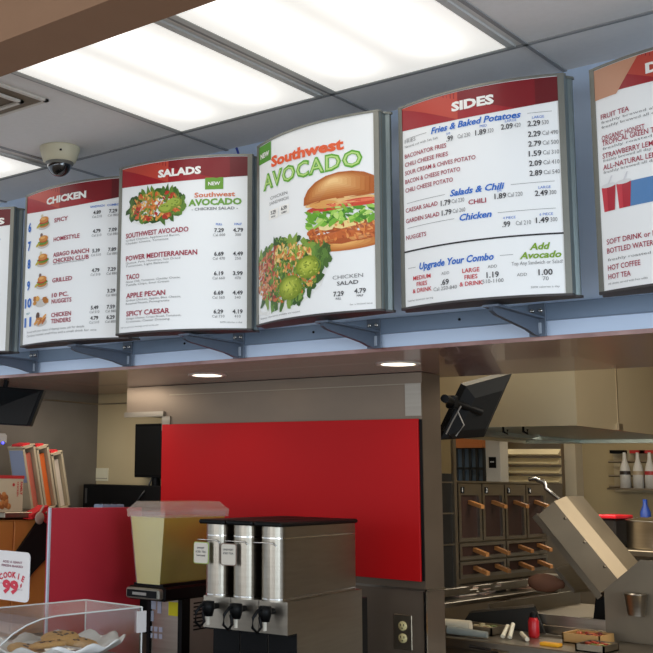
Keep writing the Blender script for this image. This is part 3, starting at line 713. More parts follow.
# tea urns: three slim steel dispensers under black lids
UA = R_(9)
UW, UD = .097, .56
def urn(k, label, tagcol=None, lines=(), ):
    # local: x across, y depth (0 = front), z from counter
    t = thing('tea_urn', label, 'drink dispenser', (0,0,0), UA, 'steel tea urns in a row on the counter')
    rw = .038; H0, H1 = 1.240-CT, 1.460-CT
    q = MB()
    pts = [(-rw*math.cos(R_(a)), rw-rw*math.sin(R_(a))) for a in range(0, 181, 12)] + [(rw, UD), (-rw, UD)]
    n = len(pts)
    q.add([(x,y,z) for z in (H0,H1) for x, y in pts], [[i,(i+1) % n,n+(i+1) % n,n+i] for i in range(n)]+[list(range(n))[::-1], list(range(n,2*n))], STEEL)
    for p in q.sm: pass
    q.build('tank', t, local=True)
    for zz in (H0+.008, H1-.034):
        q = MB(); pp = [(x*1.03, y-.0015) for x, y in pts]; q.add([(x,y,z) for z in (zz-.002,zz+.002) for x, y in pp], [[i,(i+1) % n,n+(i+1) % n,n+i] for i in range(n)], CHROME); q.build('band', t, local=True)
    q = MB(); q.bx((-.046,-.012,H1), (.046,UD+.01,H1+.014), BLACK, ch=.005); q.build('lid', t, local=True)
    q = MB(); q.bx((-.0475,.095,0), (.0475,UD+.03,H0), STEEL); q.bx((-.0475,.03,H0-.095), (.0475,.095,H0), STEEL); q.bx((-.0475,.0,0), (.0475,.095,.03), STEELD); q.build('base', t, local=True)
    q = MB(); q.bx((-.0465,.090,.03), (.0465,.0945,H0-.095), BLACK); q.bx((-.0465,.034,H0-.1), (.0465,.094,H0-.095), BLACK); q.build('recess', t, local=True)
    q = MB(); q.bx((-.0455,UD+.031,0), (.0475,UD+.075,H0-.03), BLACK); q.build('rear_block', t, local=True)  # black block set in the gap behind the base
    # faucet
    fz = H0-.028
    q = MB(); q.tube([(0,.035,fz),(0,-.018,fz)], .009, BLACK, 10); q.lathe([(.0,.018),(.019,.018),(.021,0),(.014,-.026),(0,-.026)], BLACK, (0,-.024,fz), 14)
    fo = q.build('faucet', t, local=True)
    q = MB(); q.tube([(0,-.03,fz+.012),(-.006,-.055,fz+.008),(-.012,-.075,fz-.012),(-.012,-.078,fz-.04),(-.006,-.06,fz-.055),(0,-.045,fz-.04),(-.004,-.05,fz-.012)], .0045, BLACK, 8)
    h_ = q.build('lever', fo, local=True)
    q = MB(); q.tube([(0,-.024,fz-.026),(0,-.024,fz-.052)], .006, mat('pale_spout', (214,206,190), .5), 10); q.build('spout', fo, local=True)
    # tag rod and card
    q = MB(); q.tube([(-.046,-.012,H1-.048),(.02,-.012,H1-.048),(.028,-.004,H1-.056)], .002, CHROME, 8); q.build('tag_rod', t, local=True)
    if tagcol:
        q = MB(); c_ = Vector((-.03,-.018,H1-.088))
        for (a, bb, mm, dy) in ((.027,.033,tagcol,0), (.0245,.0305,mat('tag_card', (206,198,184), .6), -.0016)):
            pp = []
            for (sx, sy) in ((1,1),(-1,1),(-1,-1),(1,-1)):
                cx, cz = sx*(a-.006), sy*(bb-.006); s0 = {(1,1):0,(-1,1):90,(-1,-1):180,(1,-1):270}[(sx,sy)]
                for k_ in range(4): an = R_(s0+30*k_); pp.append((c_.x+cx+.006*math.cos(an), c_.y+dy, c_.z+cz+.006*math.sin(an)))
            q.prism(pp, (0,.0018,0), mm)
        card = q.build('name_card', t, local=True)
        q = MB()
        for i, (st, w_) in enumerate(lines): put_text(q, st, (c_.x, c_.y-.0022, c_.z+.012-.011*i), (1,0,0), (0,0,1), .0055, ink(DK), w=w_, align='C', bold=.02)
        q.build('lettering', card, local=True)
    return t
near = at(286,525.5,Z=1.466)
u0 = Vector((-1.982, 2.757, CT)); dx = Vector((math.cos(UA), math.sin(UA), 0))
spec = [('leftmost slim steel tea urn with a green-edged card on its rod', mat('green_edge', (150,170,90), .5), (('SWEET',.026),('ICED TEA',.036),('fresh brewed',.03))),
        ('middle slim steel tea urn with a brown-edged card on its rod', mat('brown_edge', (120,96,84), .5), (('UNSWEET',.036),('ICED TEA',.036))),
        ('rightmost slim steel tea urn, its long polished side toward the end post', None, ())]
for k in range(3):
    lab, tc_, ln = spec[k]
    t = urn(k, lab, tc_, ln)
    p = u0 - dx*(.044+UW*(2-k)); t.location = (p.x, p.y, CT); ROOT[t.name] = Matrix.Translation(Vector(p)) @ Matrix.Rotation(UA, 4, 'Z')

# lemonade dispenser
LA = R_(6); N = Vector((-2.203*1.18, 2.478*1.18, 0)); LW, LD = .126, .335
def lem():
    ux = Vector((math.cos(LA), math.sin(LA), 0)); uy = Vector((-math.sin(LA), math.cos(LA), 0))
    base = N - ux*LW*1.18/2
    t = thing('drink_dispenser', 'juice dispenser with a square clear bowl of cloudy yellow lemonade', 'drink dispenser', (base.x, base.y, CT), LA)
    K = 1.18; t.scale = (K, K, 1)
    z = lambda a: EYE.z+(a+.020-EYE.z)*K-CT
    hw = LW/2
    def ring(w2, y0, y1, zz): return [(-w2,y0,zz),(w2,y0,zz),(w2,y1,zz),(-w2,y1,zz)]
    def frust(r0, r1, m_, name, par=None, cap=True, sm=False):
        q = MB(); q.add(r0+r1, [(0,1,5,4),(1,2,6,5),(2,3,7,6),(3,0,4,7)]+([(3,2,1,0),(4,5,6,7)] if cap else []), m_); return q.build(name, par or t, local=True)
    zb, zt = 1.268, 1.462
    frust(ring(hw-.022,.012,LD-.03,z(zb)), ring(hw-.002,.002,LD-.004,z(zt)), mat('cloudy_lemonade', (216,196,82), .3, noise=.05, nscale=6, coat=.4), 'juice')
    q = MB(); a = ring(hw-.020,.010,LD-.028,z(zb)); bb = ring(hw+.001,-.001,LD-.001,z(1.478)); q.add(a+bb, [(0,1,5,4),(1,2,6,5),(2,3,7,6),(3,0,4,7)], CLEAR); q.build('bowl', t, local=True)
    q = MB(); rr = [ring(hw+.006,-.006,LD+.004,z(1.462)), ring(hw+.008,-.008,LD+.006,z(1.485)), ring(hw+.001,-.001,LD,z(1.490)), ring(hw-.012,.014,LD-.02,z(1.508))]
    for i in range(3): q.add(rr[i]+rr[i+1], [(0,1,5,4),(1,2,6,5),(2,3,7,6),(3,0,4,7)], HAZY)
    q.add(rr[3], [(0,1,2,3)], HAZY); q.build('lid', t, local=True)
    # frothy rim on the juice
    q = MB(); random.seed(3)
    for k_ in range(60):
        e = random.random()
        x, y = random.choice([(-hw+.002+e*(LW-.004), .002), (hw-.002, .004+e*(LD-.01))]); r_ = random.uniform(.002,.005)
        q.lathe([(0,-r_*.5),(r_,0),(0,r_*.5)], mat('froth', (226,214,150), .5), (x, y, z(zt)), 6)
    tag(q.build('froth', t, local=True), kind='stuff')
    hd_ = MB(); hd_.bx((-hw-.004,.0,z(1.222)), (hw+.006,LD,z(1.262)), BLACK, ch=.006); hd_.bx((-hw+.01,.012,z(1.262)), (hw-.01,LD-.03,z(1.270)), BLACK); head = hd_.build('head', t, local=True)
    q = MB(); q.box((.004,-.012,z(1.243)), (LW-.004,.026,.036), mat('name_bezel', (150,146,134), .4, .5), ch=.005); npl = q.build('name_plate', head, local=True)
    q = MB(); q.box((.004,-.0262,z(1.243)), (LW-.02,.003,.024), BLACK); q.bx((-.028,-.0285,z(1.239)), (.022,-.0277,z(1.247)), flat((150,146,140))); q.build('plate_inset', npl, local=True)
    body = MB(); bd = .105
    body.bx((-hw,bd,0), (hw+.002,LD,z(1.222)), mat('dispenser_side', (170,160,150), .5, .3, noise=.05), ch=.003); bo = body.build('body', t, local=True)
    q = MB(); q.bx((-hw,bd-.012,0), (-hw+.010,bd,z(1.222)), BLACK); q.build('front_frame', bo, local=True)
    q = MB(); q.bx((hw-.012,bd-.012,0), (hw+.003,bd+.03,z(1.222)), BLACK); q.build('front_frame', bo, local=True)
    q = MB(); q.bx((-hw+.014,bd-.004,0), (hw-.016,bd,z(1.222)), STEEL); fp = q.build('splash_panel', bo, local=True)
    q = MB(); q.bx((.012,bd-.0055,z(1.172)), (.046,bd-.0045,z(1.212)), mat('yellow_sticker', (222,210,24), .6)); q.build('sticker', fp, local=True)
    q = MB()
    for (a_, c_, w_, h_) in ((-.05,1.20,.03,.03),(-.052,1.165,.018,.03),(-.022,1.195,.014,.04),(-.034,1.128,.012,.014),(-.052,1.128,.012,.014),(-.016,1.128,.012,.014),(-.034,1.108,.012,.014),(-.052,1.108,.012,.014),(-.016,1.108,.012,.014)):
        q.bx((a_-w_/2,bd-.0054,z(c_-h_/2)), (a_+w_/2,bd-.0045,z(c_+h_/2)), mat('notice_paper', (176,180,196), .7))
    q.build('notice', fp, local=True)
    q = MB()
    for i in range(8):
        zz = z(1.205-.011*i); q.bx((hw+.001,bd+.05,zz), (hw+.0035,bd+.17,zz+.005), BLACK)
    q.build('vent_slots', bo, local=True)
    q = MB(); q.bx((-hw,-.03,0), (hw,bd,z(1.03)), BLACK, ch=.004); q.bx((-hw+.012,-.022,z(1.03)), (hw-.012,bd-.01,z(1.036)), mat('drip_grate', (196,190,160), .5)); q.build('drip_tray', t, local=True)
lem()

# maroon partition behind the case
q = MB(); XP = -2.9; P0 = at(50,508,X=XP)
mr = thing('partition_panel', 'maroon partition with a pale metal edge standing behind the cookie case', 'partition', (XP, P0.y+.2, CT))
q.bx((XP-.02, P0.y+.006, CT), (XP, P0.y+.47, P0.z), MAROON); q.build('panel', mr)
q = MB(); q.bx((XP-.006, P0.y-.002, CT), (XP+.002, P0.y+.006, P0.z+.001), mat('pale_edge', (196,200,212), .4, .3)); q.build('edge_strip', mr)

# cookie display case
ZC = 1.25
c1 = at(142,607,Z=ZC); c0 = at(86,597,Z=ZC); cf = at(30,614,Z=ZC)
X1 = c1.x; Y1 = c1.y; X0 = at(86,597,Y=c1.y).x; Yf = cf.y
cs = thing('display_case', 'clear plastic cookie display case with a curved front at the lower left', 'display case', ((X0+X1)/2, (Yf+Y1)/2, CT))
th = .004
prof = [(Y1, ZC)] + [(Yf+.03-.25*math.sin(R_(a)), ZC-.17*(1-math.cos(R_(a)))) for a in (0,12,24,36,48,60,72,84)] + [(Yf-.225, CT+.02)]
q = MB()
n = len(prof)
q.add([(X0,y,z) for y, z in prof]+[(X1,y,z) for y, z in prof], [[i,i+1,n+i+1,n+i] for i in range(n-1)], CLEAR, False); q.build('curved_cover', cs)
for X in (X1, X0):
    q = MB(); pp = prof+[(Y1, CT+.02)]; q.add([(X,y,z) for y, z in pp], [list(range(len(pp)))], CLEAR); so = q.build('side_panel', cs)
    q = MB(); q.tube([(X,y,z) for y, z in prof], .0022, mat('acrylic_edge', (226,226,222), .25, trans=.2), 6); q.tube([(X,Y1,ZC),(X,Y1,CT+.02)], .0022, mat('acrylic_edge'), 6); q.build('edge', so)
q = MB(); q.tube([(X0,Y1,ZC),(X1,Y1,ZC)], .002, mat('acrylic_edge'), 6); q.add([(X0,Y1,ZC),(X1,Y1,ZC),(X1,Y1,CT+.02),(X0,Y1,CT+.02)], [(0,1,2,3)], CLEAR); q.build('rear_door', cs)
hp = at(142,611,X=X1+.003); q = MB(); q.bx((X1+.001, Y1-.022, hp.z-.056), (X1+.006, Y1+.012, hp.z), mat('pale_hinge', (204,198,196), .5)); q.build('hinge', cs)
q = MB(); q.bx((X0-.01,Yf-.235,CT), (X1+.01,Y1+.01,CT+.02), mat('case_base', (60,54,50), .5)); q.build('base', cs)
# white scalloped dish of cookies on a stand
dc = Vector(((X0+X1)/2, (Yf+Y1)/2-.035, 0)); dz = at(70,644,X=dc.x).z
st = MB(); st.bx((X0+.03,Yf-.02,CT+.02), (X1-.03,Y1-.03,dz-.03), mat('riser', (70,64,60), .5)); solo('dish_riser', st, 'dark riser under the white dish inside the cookie case', 'riser')
q = MB(); NN = 72; rings = []
for (r_, hh, wv) in ((.05,-.028,0),(.09,-.022,.0),(.115,-.004,.004),(.132,.012,.008),(.128,.013,.008),(.11,-.002,.004),(.085,-.018,0),(.0,-.02,0)):
    rings.append([(dc.x+r_*1.0*math.cos(2*math.pi*k/NN)*(1+wv*3*math.cos(12*2*math.pi*k/NN)), dc.y+r_*1.62*math.sin(2*math.pi*k/NN)*(1+wv*3*math.cos(12*2*math.pi*k/NN)), dz+hh+wv*math.cos(12*2*math.pi*k/NN)) for k in range(NN)])
q.add([p for r_ in rings for p in r_], [[i*NN+k,i*NN+(k+1) % NN,(i+1)*NN+(k+1) % NN,(i+1)*NN+k] for i in range(len(rings)-1) for k in range(NN)], mat('white_dish', (232,230,226), .25, coat=.3), True)
solo('scalloped_dish', q, 'white scalloped dish holding the cookies inside the clear case', 'dish')
CKM = mat('cookie_dough', (206,158,92), .85, noise=.35, nscale=60, bump=.8)
random.seed(21)
clabs = ['cookie at the near end of the dish, by the curved front', 'cookie lying second from the curved front in the dish', 'cookie leaning in the middle of the white dish', 'cookie lying past the middle of the white dish', 'cookie at the far end of the dish, by the hinge side', 'top cookie of the pile on the white dish']
for i, (ax, ay, az) in enumerate(((-.01,-.10,.0),(.02,-.055,.012),(-.02,-.005,.008),(.015,.04,.012),(.0,.085,.004),(-.015,.02,.022))):
    q = MB(); R0 = .052; pr = []
    rings = []
    for (r_, hh) in ((0,.012),(.6,.011),(.85,.009),(.98,.004),(1,0),(.9,-.004),(0,-.004)):
        rings.append([(R0*r_*math.cos(t)*(1+.05*math.sin(5*t+i)), R0*r_*math.sin(t)*(1+.04*math.cos(7*t+i)), hh+random.uniform(-.001,.0015)*(r_ > .1)) for t in [2*math.pi*k/20 for k in range(20)]])
    vs_ = [Vector(p) for r_ in rings for p in r_]; ro = Matrix.Rotation(random.uniform(-.25,.25), 3, 'X') @ Matrix.Rotation(random.uniform(-.2,.2), 3, 'Y')
    q.add([ro @ v for v in vs_], [[a*20+k,a*20+(k+1) % 20,(a+1)*20+(k+1) % 20,(a+1)*20+k] for a in range(6) for k in range(20)], CKM, True)
    for k in range(10):
        t_ = random.random()*6.28; rr = random.uniform(0,.036); q.box(ro @ Vector((rr*math.cos(t_), rr*math.sin(t_), .011)), (.006,.006,.004), mat('chip', (70,40,24), .5), rot=ro)
    o = q.build('cookie'); o.location = (dc.x+ax, dc.y+ay, dz-.006+az); tag(o, clabs[i], 'cookie', 'cookies in the display case')
# price card on the case
S = MB(); yS = Yf-.05
tl = at(-12,549,Y=yS); brc = at(28,603,Y=yS); 
sg = thing('price_card', 'white rounded price card reading COOKIE 99 cents on the display case', 'sign', ((tl.x+brc.x)/2, yS, brc.z))
pp = []; r_ = .012
for (cx, cz, s0) in ((brc.x-r_, tl.z-r_, 0), (tl.x+r_, tl.z-r_, 90), (tl.x+r_, brc.z+r_, 180), (brc.x-r_, brc.z+r_, 270)):
    for k in range(5): an = R_(s0+22.5*k); pp.append((cx+r_*math.cos(an), yS, cz+r_*math.sin(an)))
S.prism(pp, (0,.003,0), mat('white_card', (222,218,216), .5)); S.build('card', sg)
S = MB(); W = brc.x-tl.x; H = tl.z-brc.z; ccx = tl.x+W*.61
put_text(S, 'ADD A GIANT', (ccx, yS-.001, tl.z-H*.24), (1,0,0), (0,0,1), H*.045, ink((130,60,80)), w=W*.46, align='C', bold=.02)
put_text(S, 'FRESH-BAKED', (ccx, yS-.001, tl.z-H*.32), (1,0,0), (0,0,1), H*.045, ink((130,60,80)), w=W*.5, align='C', bold=.02)
for i, ch in enumerate('COOKIE'):
    a = (i-2.5)/2.5
    put_text(S, ch, (ccx+a*W*.245, yS-.001, tl.z-H*(.53+.06*a*a)), (math.cos(a*.4),0,-math.sin(a*.4)), (math.sin(a*.4),0,math.cos(a*.4)), H*.115, ink((200,30,56)), align='C', bold=.04)
put_text(S, '99', (ccx-W*.03, yS-.001, tl.z-H*.84), (1,0,0), (0,0,1), H*.24, ink((200,30,56)), w=W*.38, align='C', bold=.06)
put_text(S, '¢', (ccx+W*.22, yS-.001, tl.z-H*.70), (1,0,0), (0,0,1), H*.08, ink((200,30,56)), align='C', bold=.04)
put_text(S, 'Cal 330', (ccx-W*.26, yS-.001, tl.z-H*.68), (1,0,0), (0,0,1), H*.025, ink((150,120,130)), w=W*.1, align='C'); put_text(S, 'plus tax', (ccx+W*.2, yS-.001, tl.z-H*.77), (1,0,0), (0,0,1), H*.03, ink((150,120,130)), w=W*.12, align='C')
S.build('lettering', sg)

# ================================================================== PICK-UP SHELF AT LEFT
XS = -3.72
shz = 1.445
q = MB(); q.bx((-3.905,3.0,shz-.022), (-3.54,3.70,shz), STEELD, ch=.002); q.bx((-3.905,3.45,CT-.2), (-3.87,3.68,shz-.022), STEELD)
solo('wall_shelf', q, 'steel shelf on the left wall carrying the leaning boxes', 'shelf')
# orange-brown cupboard fronts below the shelf
q = MB(); OW = mat('orange_wood', (224,142,70), .5, noise=.12, nscale=5, stretch=(1,1,.3))
cup = thing('orange_cupboard', 'orange wood cupboard under the wall shelf at the left edge', 'cupboard', (-3.7, 3.2, 0))
ye = at(49,540,X=-3.60).y; zc_ = at(20,520,X=-3.60).z; ym = at(12,540,X=-3.60).y
q.bx((-3.86,3.0,.942), (-3.60,ye,zc_), OW); q.build('body', cup)
for (y0, y1) in ((3.005,ym-.003),(ym+.003,ye-.002)):
    q = MB(); q.bx((-3.60,y0,.96), (-3.590,y1,zc_-.004), OW, ch=.002); q.build('door', cup)
# slanting black strap-like cover in front of the cupboard
q = MB(); q.prism([at(x, y, X=-3.582) for x, y in ((38,519),(15,552),(18,592),(30,574),(43,560),(49,560),(49,519))], (.012,0,0), mat('black_cover', (16,15,15), .6))
solo('black_cover', q, 'black slanted cover hung over the front of the orange cupboard', 'cover')
# leaning box holders
TAN = mat('grey_tan_card', (176,158,128), .7, noise=.08, nscale=20); TAND = mat('dark_card_edge', (92,80,66), .8)
def box_holder(y, inner, label, hgt, lean, wid=.072, blue=False):
    t = thing('leaning_carton', label, 'carton', (XS, y, shz), 0)
    ro = Matrix.Rotation(lean, 3, 'X')
    def put(q, nm, par=t):
        q.v = [ro @ v for v in q.v]; return q.build(nm, par, local=True)
    d = .10
    q = MB(); q.bx((-d/2,0,0), (d/2,.012,hgt), TAN); q.bx((-d/2,wid-.012,0), (d/2,wid,hgt), TAN); q.bx((-d/2,0,0), (-d/2+.01,wid,hgt), TAN); q.bx((-d/2,0,hgt-.006), (d/2,wid,hgt+.006), TAN); q.bx((-d/2,0,0), (d/2,wid,.008), TAN)
    put(q, 'sleeve')
    q = MB(); q.bx((-d/2+.012,.016,.01), (d/2-.02,wid-.016,hgt-.03), inner); put(q, 'contents')
    if blue:
        q = MB(); q.bx((-d/2+.01,-.003,hgt*.45), (d/2-.002,-.0002,hgt-.01), mat('blue_grey_label', (132,140,160), .6)); put(q, 'side_label')
    q = MB(); q.bx((-.03,.01,hgt+.006), (.04,wid-.02,hgt+.014), mat('red_flap', (206,40,44), .5)); put(q, 'red_flap')
    return t
ORI = mat('orange_sleeves', (222,104,40), .6, noise=.15, nscale=12); PNK = mat('pink_orange_stack', (206,108,84), .6, noise=.3, nscale=8); WHI = mat('cream_sleeves', (214,196,172), .6, noise=.1)
box_holder(3.262, PNK, 'leftmost leaning tan carton with a blue-grey side on the wall shelf', .275, .24, .073, True)
box_holder(3.342, ORI, 'middle leaning tan carton packed with orange sleeves on the wall shelf', .275, .24, .073)
box_holder(3.425, WHI, 'rightmost leaning carton filled with cream sleeves on the wall shelf', .25, .24, .07)
# picture box in front of them
fy = at(23,500,X=-3.55).y
t = thing('food_box', 'small tan box with a red top edge and a chicken picture at the left edge', 'box', (-3.61, fy-.10, shz), 0)
q = MB(); q.bx((-.05,-.10,0), (.06,.10,.145), mat('tan_box', (206,184,148), .6, noise=.05), ch=.002); q.build('carton', t, local=True)
q = MB(); q.bx((-.052,-.102,.137), (.062,.102,.150), mat('red_top', (196,52,48), .5)); q.build('red_rim', t, local=True)
q = MB(); random.seed(9)
for k in range(16):
    a, bb = random.uniform(-.04,.03), random.uniform(.02,.075)
    q.lathe([(0,.0012),(.012,.001),(.013,0)], mat('chicken_print', (164,92,40), .6) if k % 3 else mat('chicken_print_b', (196,122,60), .6), (.0602, a, bb), 8, 'X')
q.lathe([(0,.001),(.007,.001)], ink((196,52,48)), (.0605,.045,.112), 12, 'X')
q.build('picture', t, local=True)
q = MB(); put_text(q, 'FAMILY', (.0612,.082,.125), (0,0,-1), (0,1,0), .012, ink((196,52,48)), w=.055, bold=.04); put_text(q, 'CHICKEN', (.0612,.064,.125), (0,0,-1), (0,1,0), .009, ink((196,52,48)), w=.06, bold=.03); q.build('lettering', t, local=True)
# red paper and grey scoop by the shelf edge
q = MB(); p = at(34,512,X=-3.56); q.box((-3.55,p.y,p.z), (.06,.10,.02), mat('red_paper', (206,36,40), .6), rot=Matrix.Rotation(.4,3,'X')); q.box((-3.54,p.y+.04,p.z-.02), (.03,.07,.012), mat('red_paper'), rot=Matrix.Rotation(-.7,3,'X'))
solo('red_packet', q, 'crumpled bright red packet at the shelf edge above the cupboard', 'packet')
q = MB(); p = at(38,518,X=-3.50); rr = []
q.lathe([(0,.006),(.022,.004),(.026,0),(.022,-.004),(0,-.006)], mat('grey_tan_scoop', (168,140,124), .5), (-3.49,p.y,p.z), 20, 'X')
q.tube([(-3.49,p.y,p.z+.02),(-3.50,p.y+.03,p.z+.05)], .005, mat('grey_tan_scoop'), 8)
solo('round_scoop', q, 'grey-tan round scoop hanging at the shelf edge by the red packet', 'scoop')

# left ceiling monitor
def slab_thing(name, label, cat, corners, thv, bez=.008, mb=None):
    c_ = sum((Vector(p) for p in corners), Vector())/4; t = thing(name, label, cat, (c_.x, c_.y, min(p[2] for p in corners)))
    return t
cn = [at(-40,383,Y=3.42), at(44,390,Y=3.55), at(30,426,Y=3.50), at(-40,422,Y=3.37)]
t = slab_thing('hanging_monitor', 'black order monitor hanging under the header at the left edge', 'monitor', cn, None)
cn = [Vector(p)+Vector((.25,-.25,0)) for p in cn]
cn = [at(-40,383,Y=2.98), at(44,390,Y=3.10), at(30,426,Y=3.06), at(-40,422,Y=2.94)]
q = MB(); q.prism(cn, Vector((-.03,.04,0)), BLACK); q.build('casing', t)
cc = sum(cn, Vector())/4
q = MB(); q.prism([cc+(p-cc)*.93+Vector((.001,-.004,0)) for p in cn], Vector((0,.003,0)), SCREEN); so = q.build('screen', t)
p = at(3,405,Y=3.0)
q = MB(); q.lathe([(0,-.004),(.006,-.002),(.0,.0)], flat((220,226,232)), (p.x, p.y-.02, p.z), 10, 'Y'); q.build('logo_dot', so)
q = MB(); q.tube([cc+Vector((-.02,.03,.0)), (cc.x-.02,cc.y+.06,SOFZ-.01)], .012, BLACK, 10); q.build('mount', t)
# small device with a blue lamp
p = at(3,440,X=-3.80)
t = thing('wall_sensor', 'small grey device with a blue indicator lamp under the left monitor', 'device', (-3.86,p.y,p.z-.03))
q = MB(); q.bx((-3.905,p.y-.08,p.z-.02), (-3.80,p.y+.03,p.z+.03), mat('grey_device', (150,146,140), .5), ch=.01); q.build('casing', t)
q = MB(); pb = at(3,443,X=-3.799); q.lathe([(0,.003),(.005,.002),(.005,0)], mat('blue_led', (60,60,255), .4, emit=6), (-3.80,pb.y,pb.z), 10, 'X'); q.build('indicator_lamp', t)

# note, black counter unit and monitor seen through the notch
a = at(94,468,Y=3.888); b_ = at(108,481,Y=3.888)
q = MB(); q.bx((a.x,3.886,b_.z), (b_.x,3.8895,a.z), mat('note_paper', (214,206,176), .8)); q.bx((a.x+.004,3.8855,b_.z+.01),(b_.x-.004,3.886,b_.z+.014),flat((150,140,120)))
solo('paper_note', q, 'small cream paper note taped to the beige back wall', 'note')
a = at(92,484,Y=3.80); b_ = at(140,505,Y=3.80)
q = MB(); q.bx((a.x,3.74,CT-.3), (-3.235,3.885,a.z), BLACK, ch=.004); q.bx((a.x+.02,3.735,b_.z), (a.x+.03,3.74,a.z-.02), mat('dark_line', (60,58,56)))
solo('black_cabinet', q, 'black cabinet against the beige wall left of the red panel', 'cabinet')
cab_top = a.z
# silver thing over partition
p = at(112,506,X=-2.97); t = thing('card_reader', 'pale grey terminal with small dark buttons peeking over the maroon partition', 'device', (p.x,p.y,CT))
q = MB(); q.bx((p.x-.05,p.y-.05,CT), (p.x+.0,p.y+.07,p.z+.006), mat('pale_terminal', (128,140,160), .4), ch=.004); q.build('casing', t)
q = MB()
for k in range(3): q.bx((p.x-.03,p.y-.04+.035*k,p.z+.006), (p.x-.015,p.y-.025+.035*k,p.z+.010), BLACK)
q.build('buttons', t)
a = at(135,424,Y=3.80); b_ = at(170,478,Y=3.80)
t = thing('kitchen_monitor', 'upright black monitor standing on the black cabinet left of the red panel', 'monitor', ((a.x+b_.x)/2,3.83,cab_top))
q = MB(); q.bx((a.x,3.80,b_.z), (b_.x,3.84,a.z), BLACK, ch=.003); q.build('casing', t)
q = MB(); q.bx((a.x+.012,3.798,b_.z+.012), (b_.x-.012,3.80,a.z-.012), SCREEN); q.build('screen', t)
q = MB(); q.tube([((a.x+b_.x)/2,3.83,b_.z+.02), ((a.x+b_.x)/2,3.83,cab_top)], .02, BLACK, 10); q.build('stand', t)
q = MB(); q.tube([at(152,478,Y=3.79), at(149,485,Y=3.78), at(143,493,Y=3.73), at(138,500,Y=3.73)], .004, mat('cable', (40,40,42), .4), 8); q.build('cable', t)

# ================================================================== KITCHEN BEHIND THE POST
# angled monitor on an arm beside the post
cn = [at(466,386,Y=4.02), at(512,373.5,Y=4.22), at(484,437,Y=4.22), at(440,440,Y=4.0)]
cc = sum(cn, Vector())/4
t = thing('angled_monitor', 'black monitor tilted on a swing arm beside the steel end post', 'monitor', (cc.x, cc.y, min(p.z for p in cn)))
nrm = (cn[1]-cn[0]).cross(cn[3]-cn[0]).normalized()
if nrm.dot(EYE-cc) < 0: nrm = -nrm
q = MB(); q.prism(cn, -nrm*.03, BLACK); q.build('casing', t)
hump = [cc+(p-cc)*.6+nrm*.03 for p in cn]; mid = [cc+(p-cc)*.98 for p in cn]
q = MB(); q.add(mid+hump, [(0,1,5,4),(1,2,6,5),(2,3,7,6),(3,0,4,7),(4,5,6,7)], mat('black_housing', (9,9,9), .75, noise=.2)); q.build('rear_housing', t)
q = MB(); a = at(452,402,Y=3.98)
q.tube([(-1.99,3.80,a.z), a, cc+nrm*.03], .016, BLACK, 10); q.box(a, (.04,.04,.05), BLACK, ch=.006); q.build('swing_arm', t)
for j, pts in enumerate((((455,404),(447,420),(443,430),(452,438)), ((461,406),(452,422),(446,434)), ((458,412),(464,425),(456,436)))):
    q = MB(); q.tube([at(x, y, Y=3.96-.01*j) for x, y in pts], .003, mat('grey_cable', (150,144,136), .3) if j else BLACK, 8); q.build('cable', t)

# exhaust hood
HZ = 1.85
A = at(470,427,Z=HZ); Bc = at(577,425.5,Z=HZ); Bk = at(653,437,Z=HZ)
yf, yb = Bc.y, 6.7; xl, xr = -2.95, Bc.x
t = thing('exhaust_hood', 'large steel exhaust hood hanging over the kitchen line', 'exhaust hood', ((xl+xr)/2, (yf+yb)/2, HZ))
HM = mat('hood_steel', (190,174,144), .42, .75, noise=.06, nscale=2, rvar=.05)
q = MB()
q.bx((xl,yf,HZ), (xr,yf+.01,CE), HM); q.build('front_panel', t)
q = MB(); q.bx((xr-.01,yf+.01,HZ), (xr,yb,CE), HM); q.bx((xr,5.15,HZ+.02),(xr+.003,5.16,CE),STEELD); q.bx((xr,5.13,HZ),(xr+.012,5.18,HZ+.03),STEELD); q.build('side_panel', t)
q = MB(); q.bx((xl,yf+.01,HZ), (xl+.01,yb,CE), HM); q.bx((xl,yb-.01,HZ),(xr,yb,CE),HM); q.build('rear_panels', t)
q = MB(); BM = mat('hood_inner_steel', (150,160,156), .35, .8, noise=.1, nscale=4)
q.add([(xl,yf+.01,HZ+.02),(xr-.01,yf+.01,HZ+.02),(xr-.01,yb-.01,HZ+.02),(xl,yb-.01,HZ+.02)], [(0,1,2,3)], BM)
q.bx((xl,yb-.06,HZ-.0), (xr,yb,HZ+.02), BM); q.bx((xl+.3,yf+.01,HZ),(xl+.34,yb,HZ+.02), BM); q.build('filter_bank', t)
for x in (at(508,430,Y=yf+.3).x, at(528,431,Y=yf+.3).x):
    q = MB(); q.tube([(x,yf+.25,HZ+.02),(x,yf+.25,HZ-.01),(x+.02,yf+.25,HZ-.02),(x+.02,yf+.25,HZ+.0)], .006, BLACK, 8); q.build('hook', t)

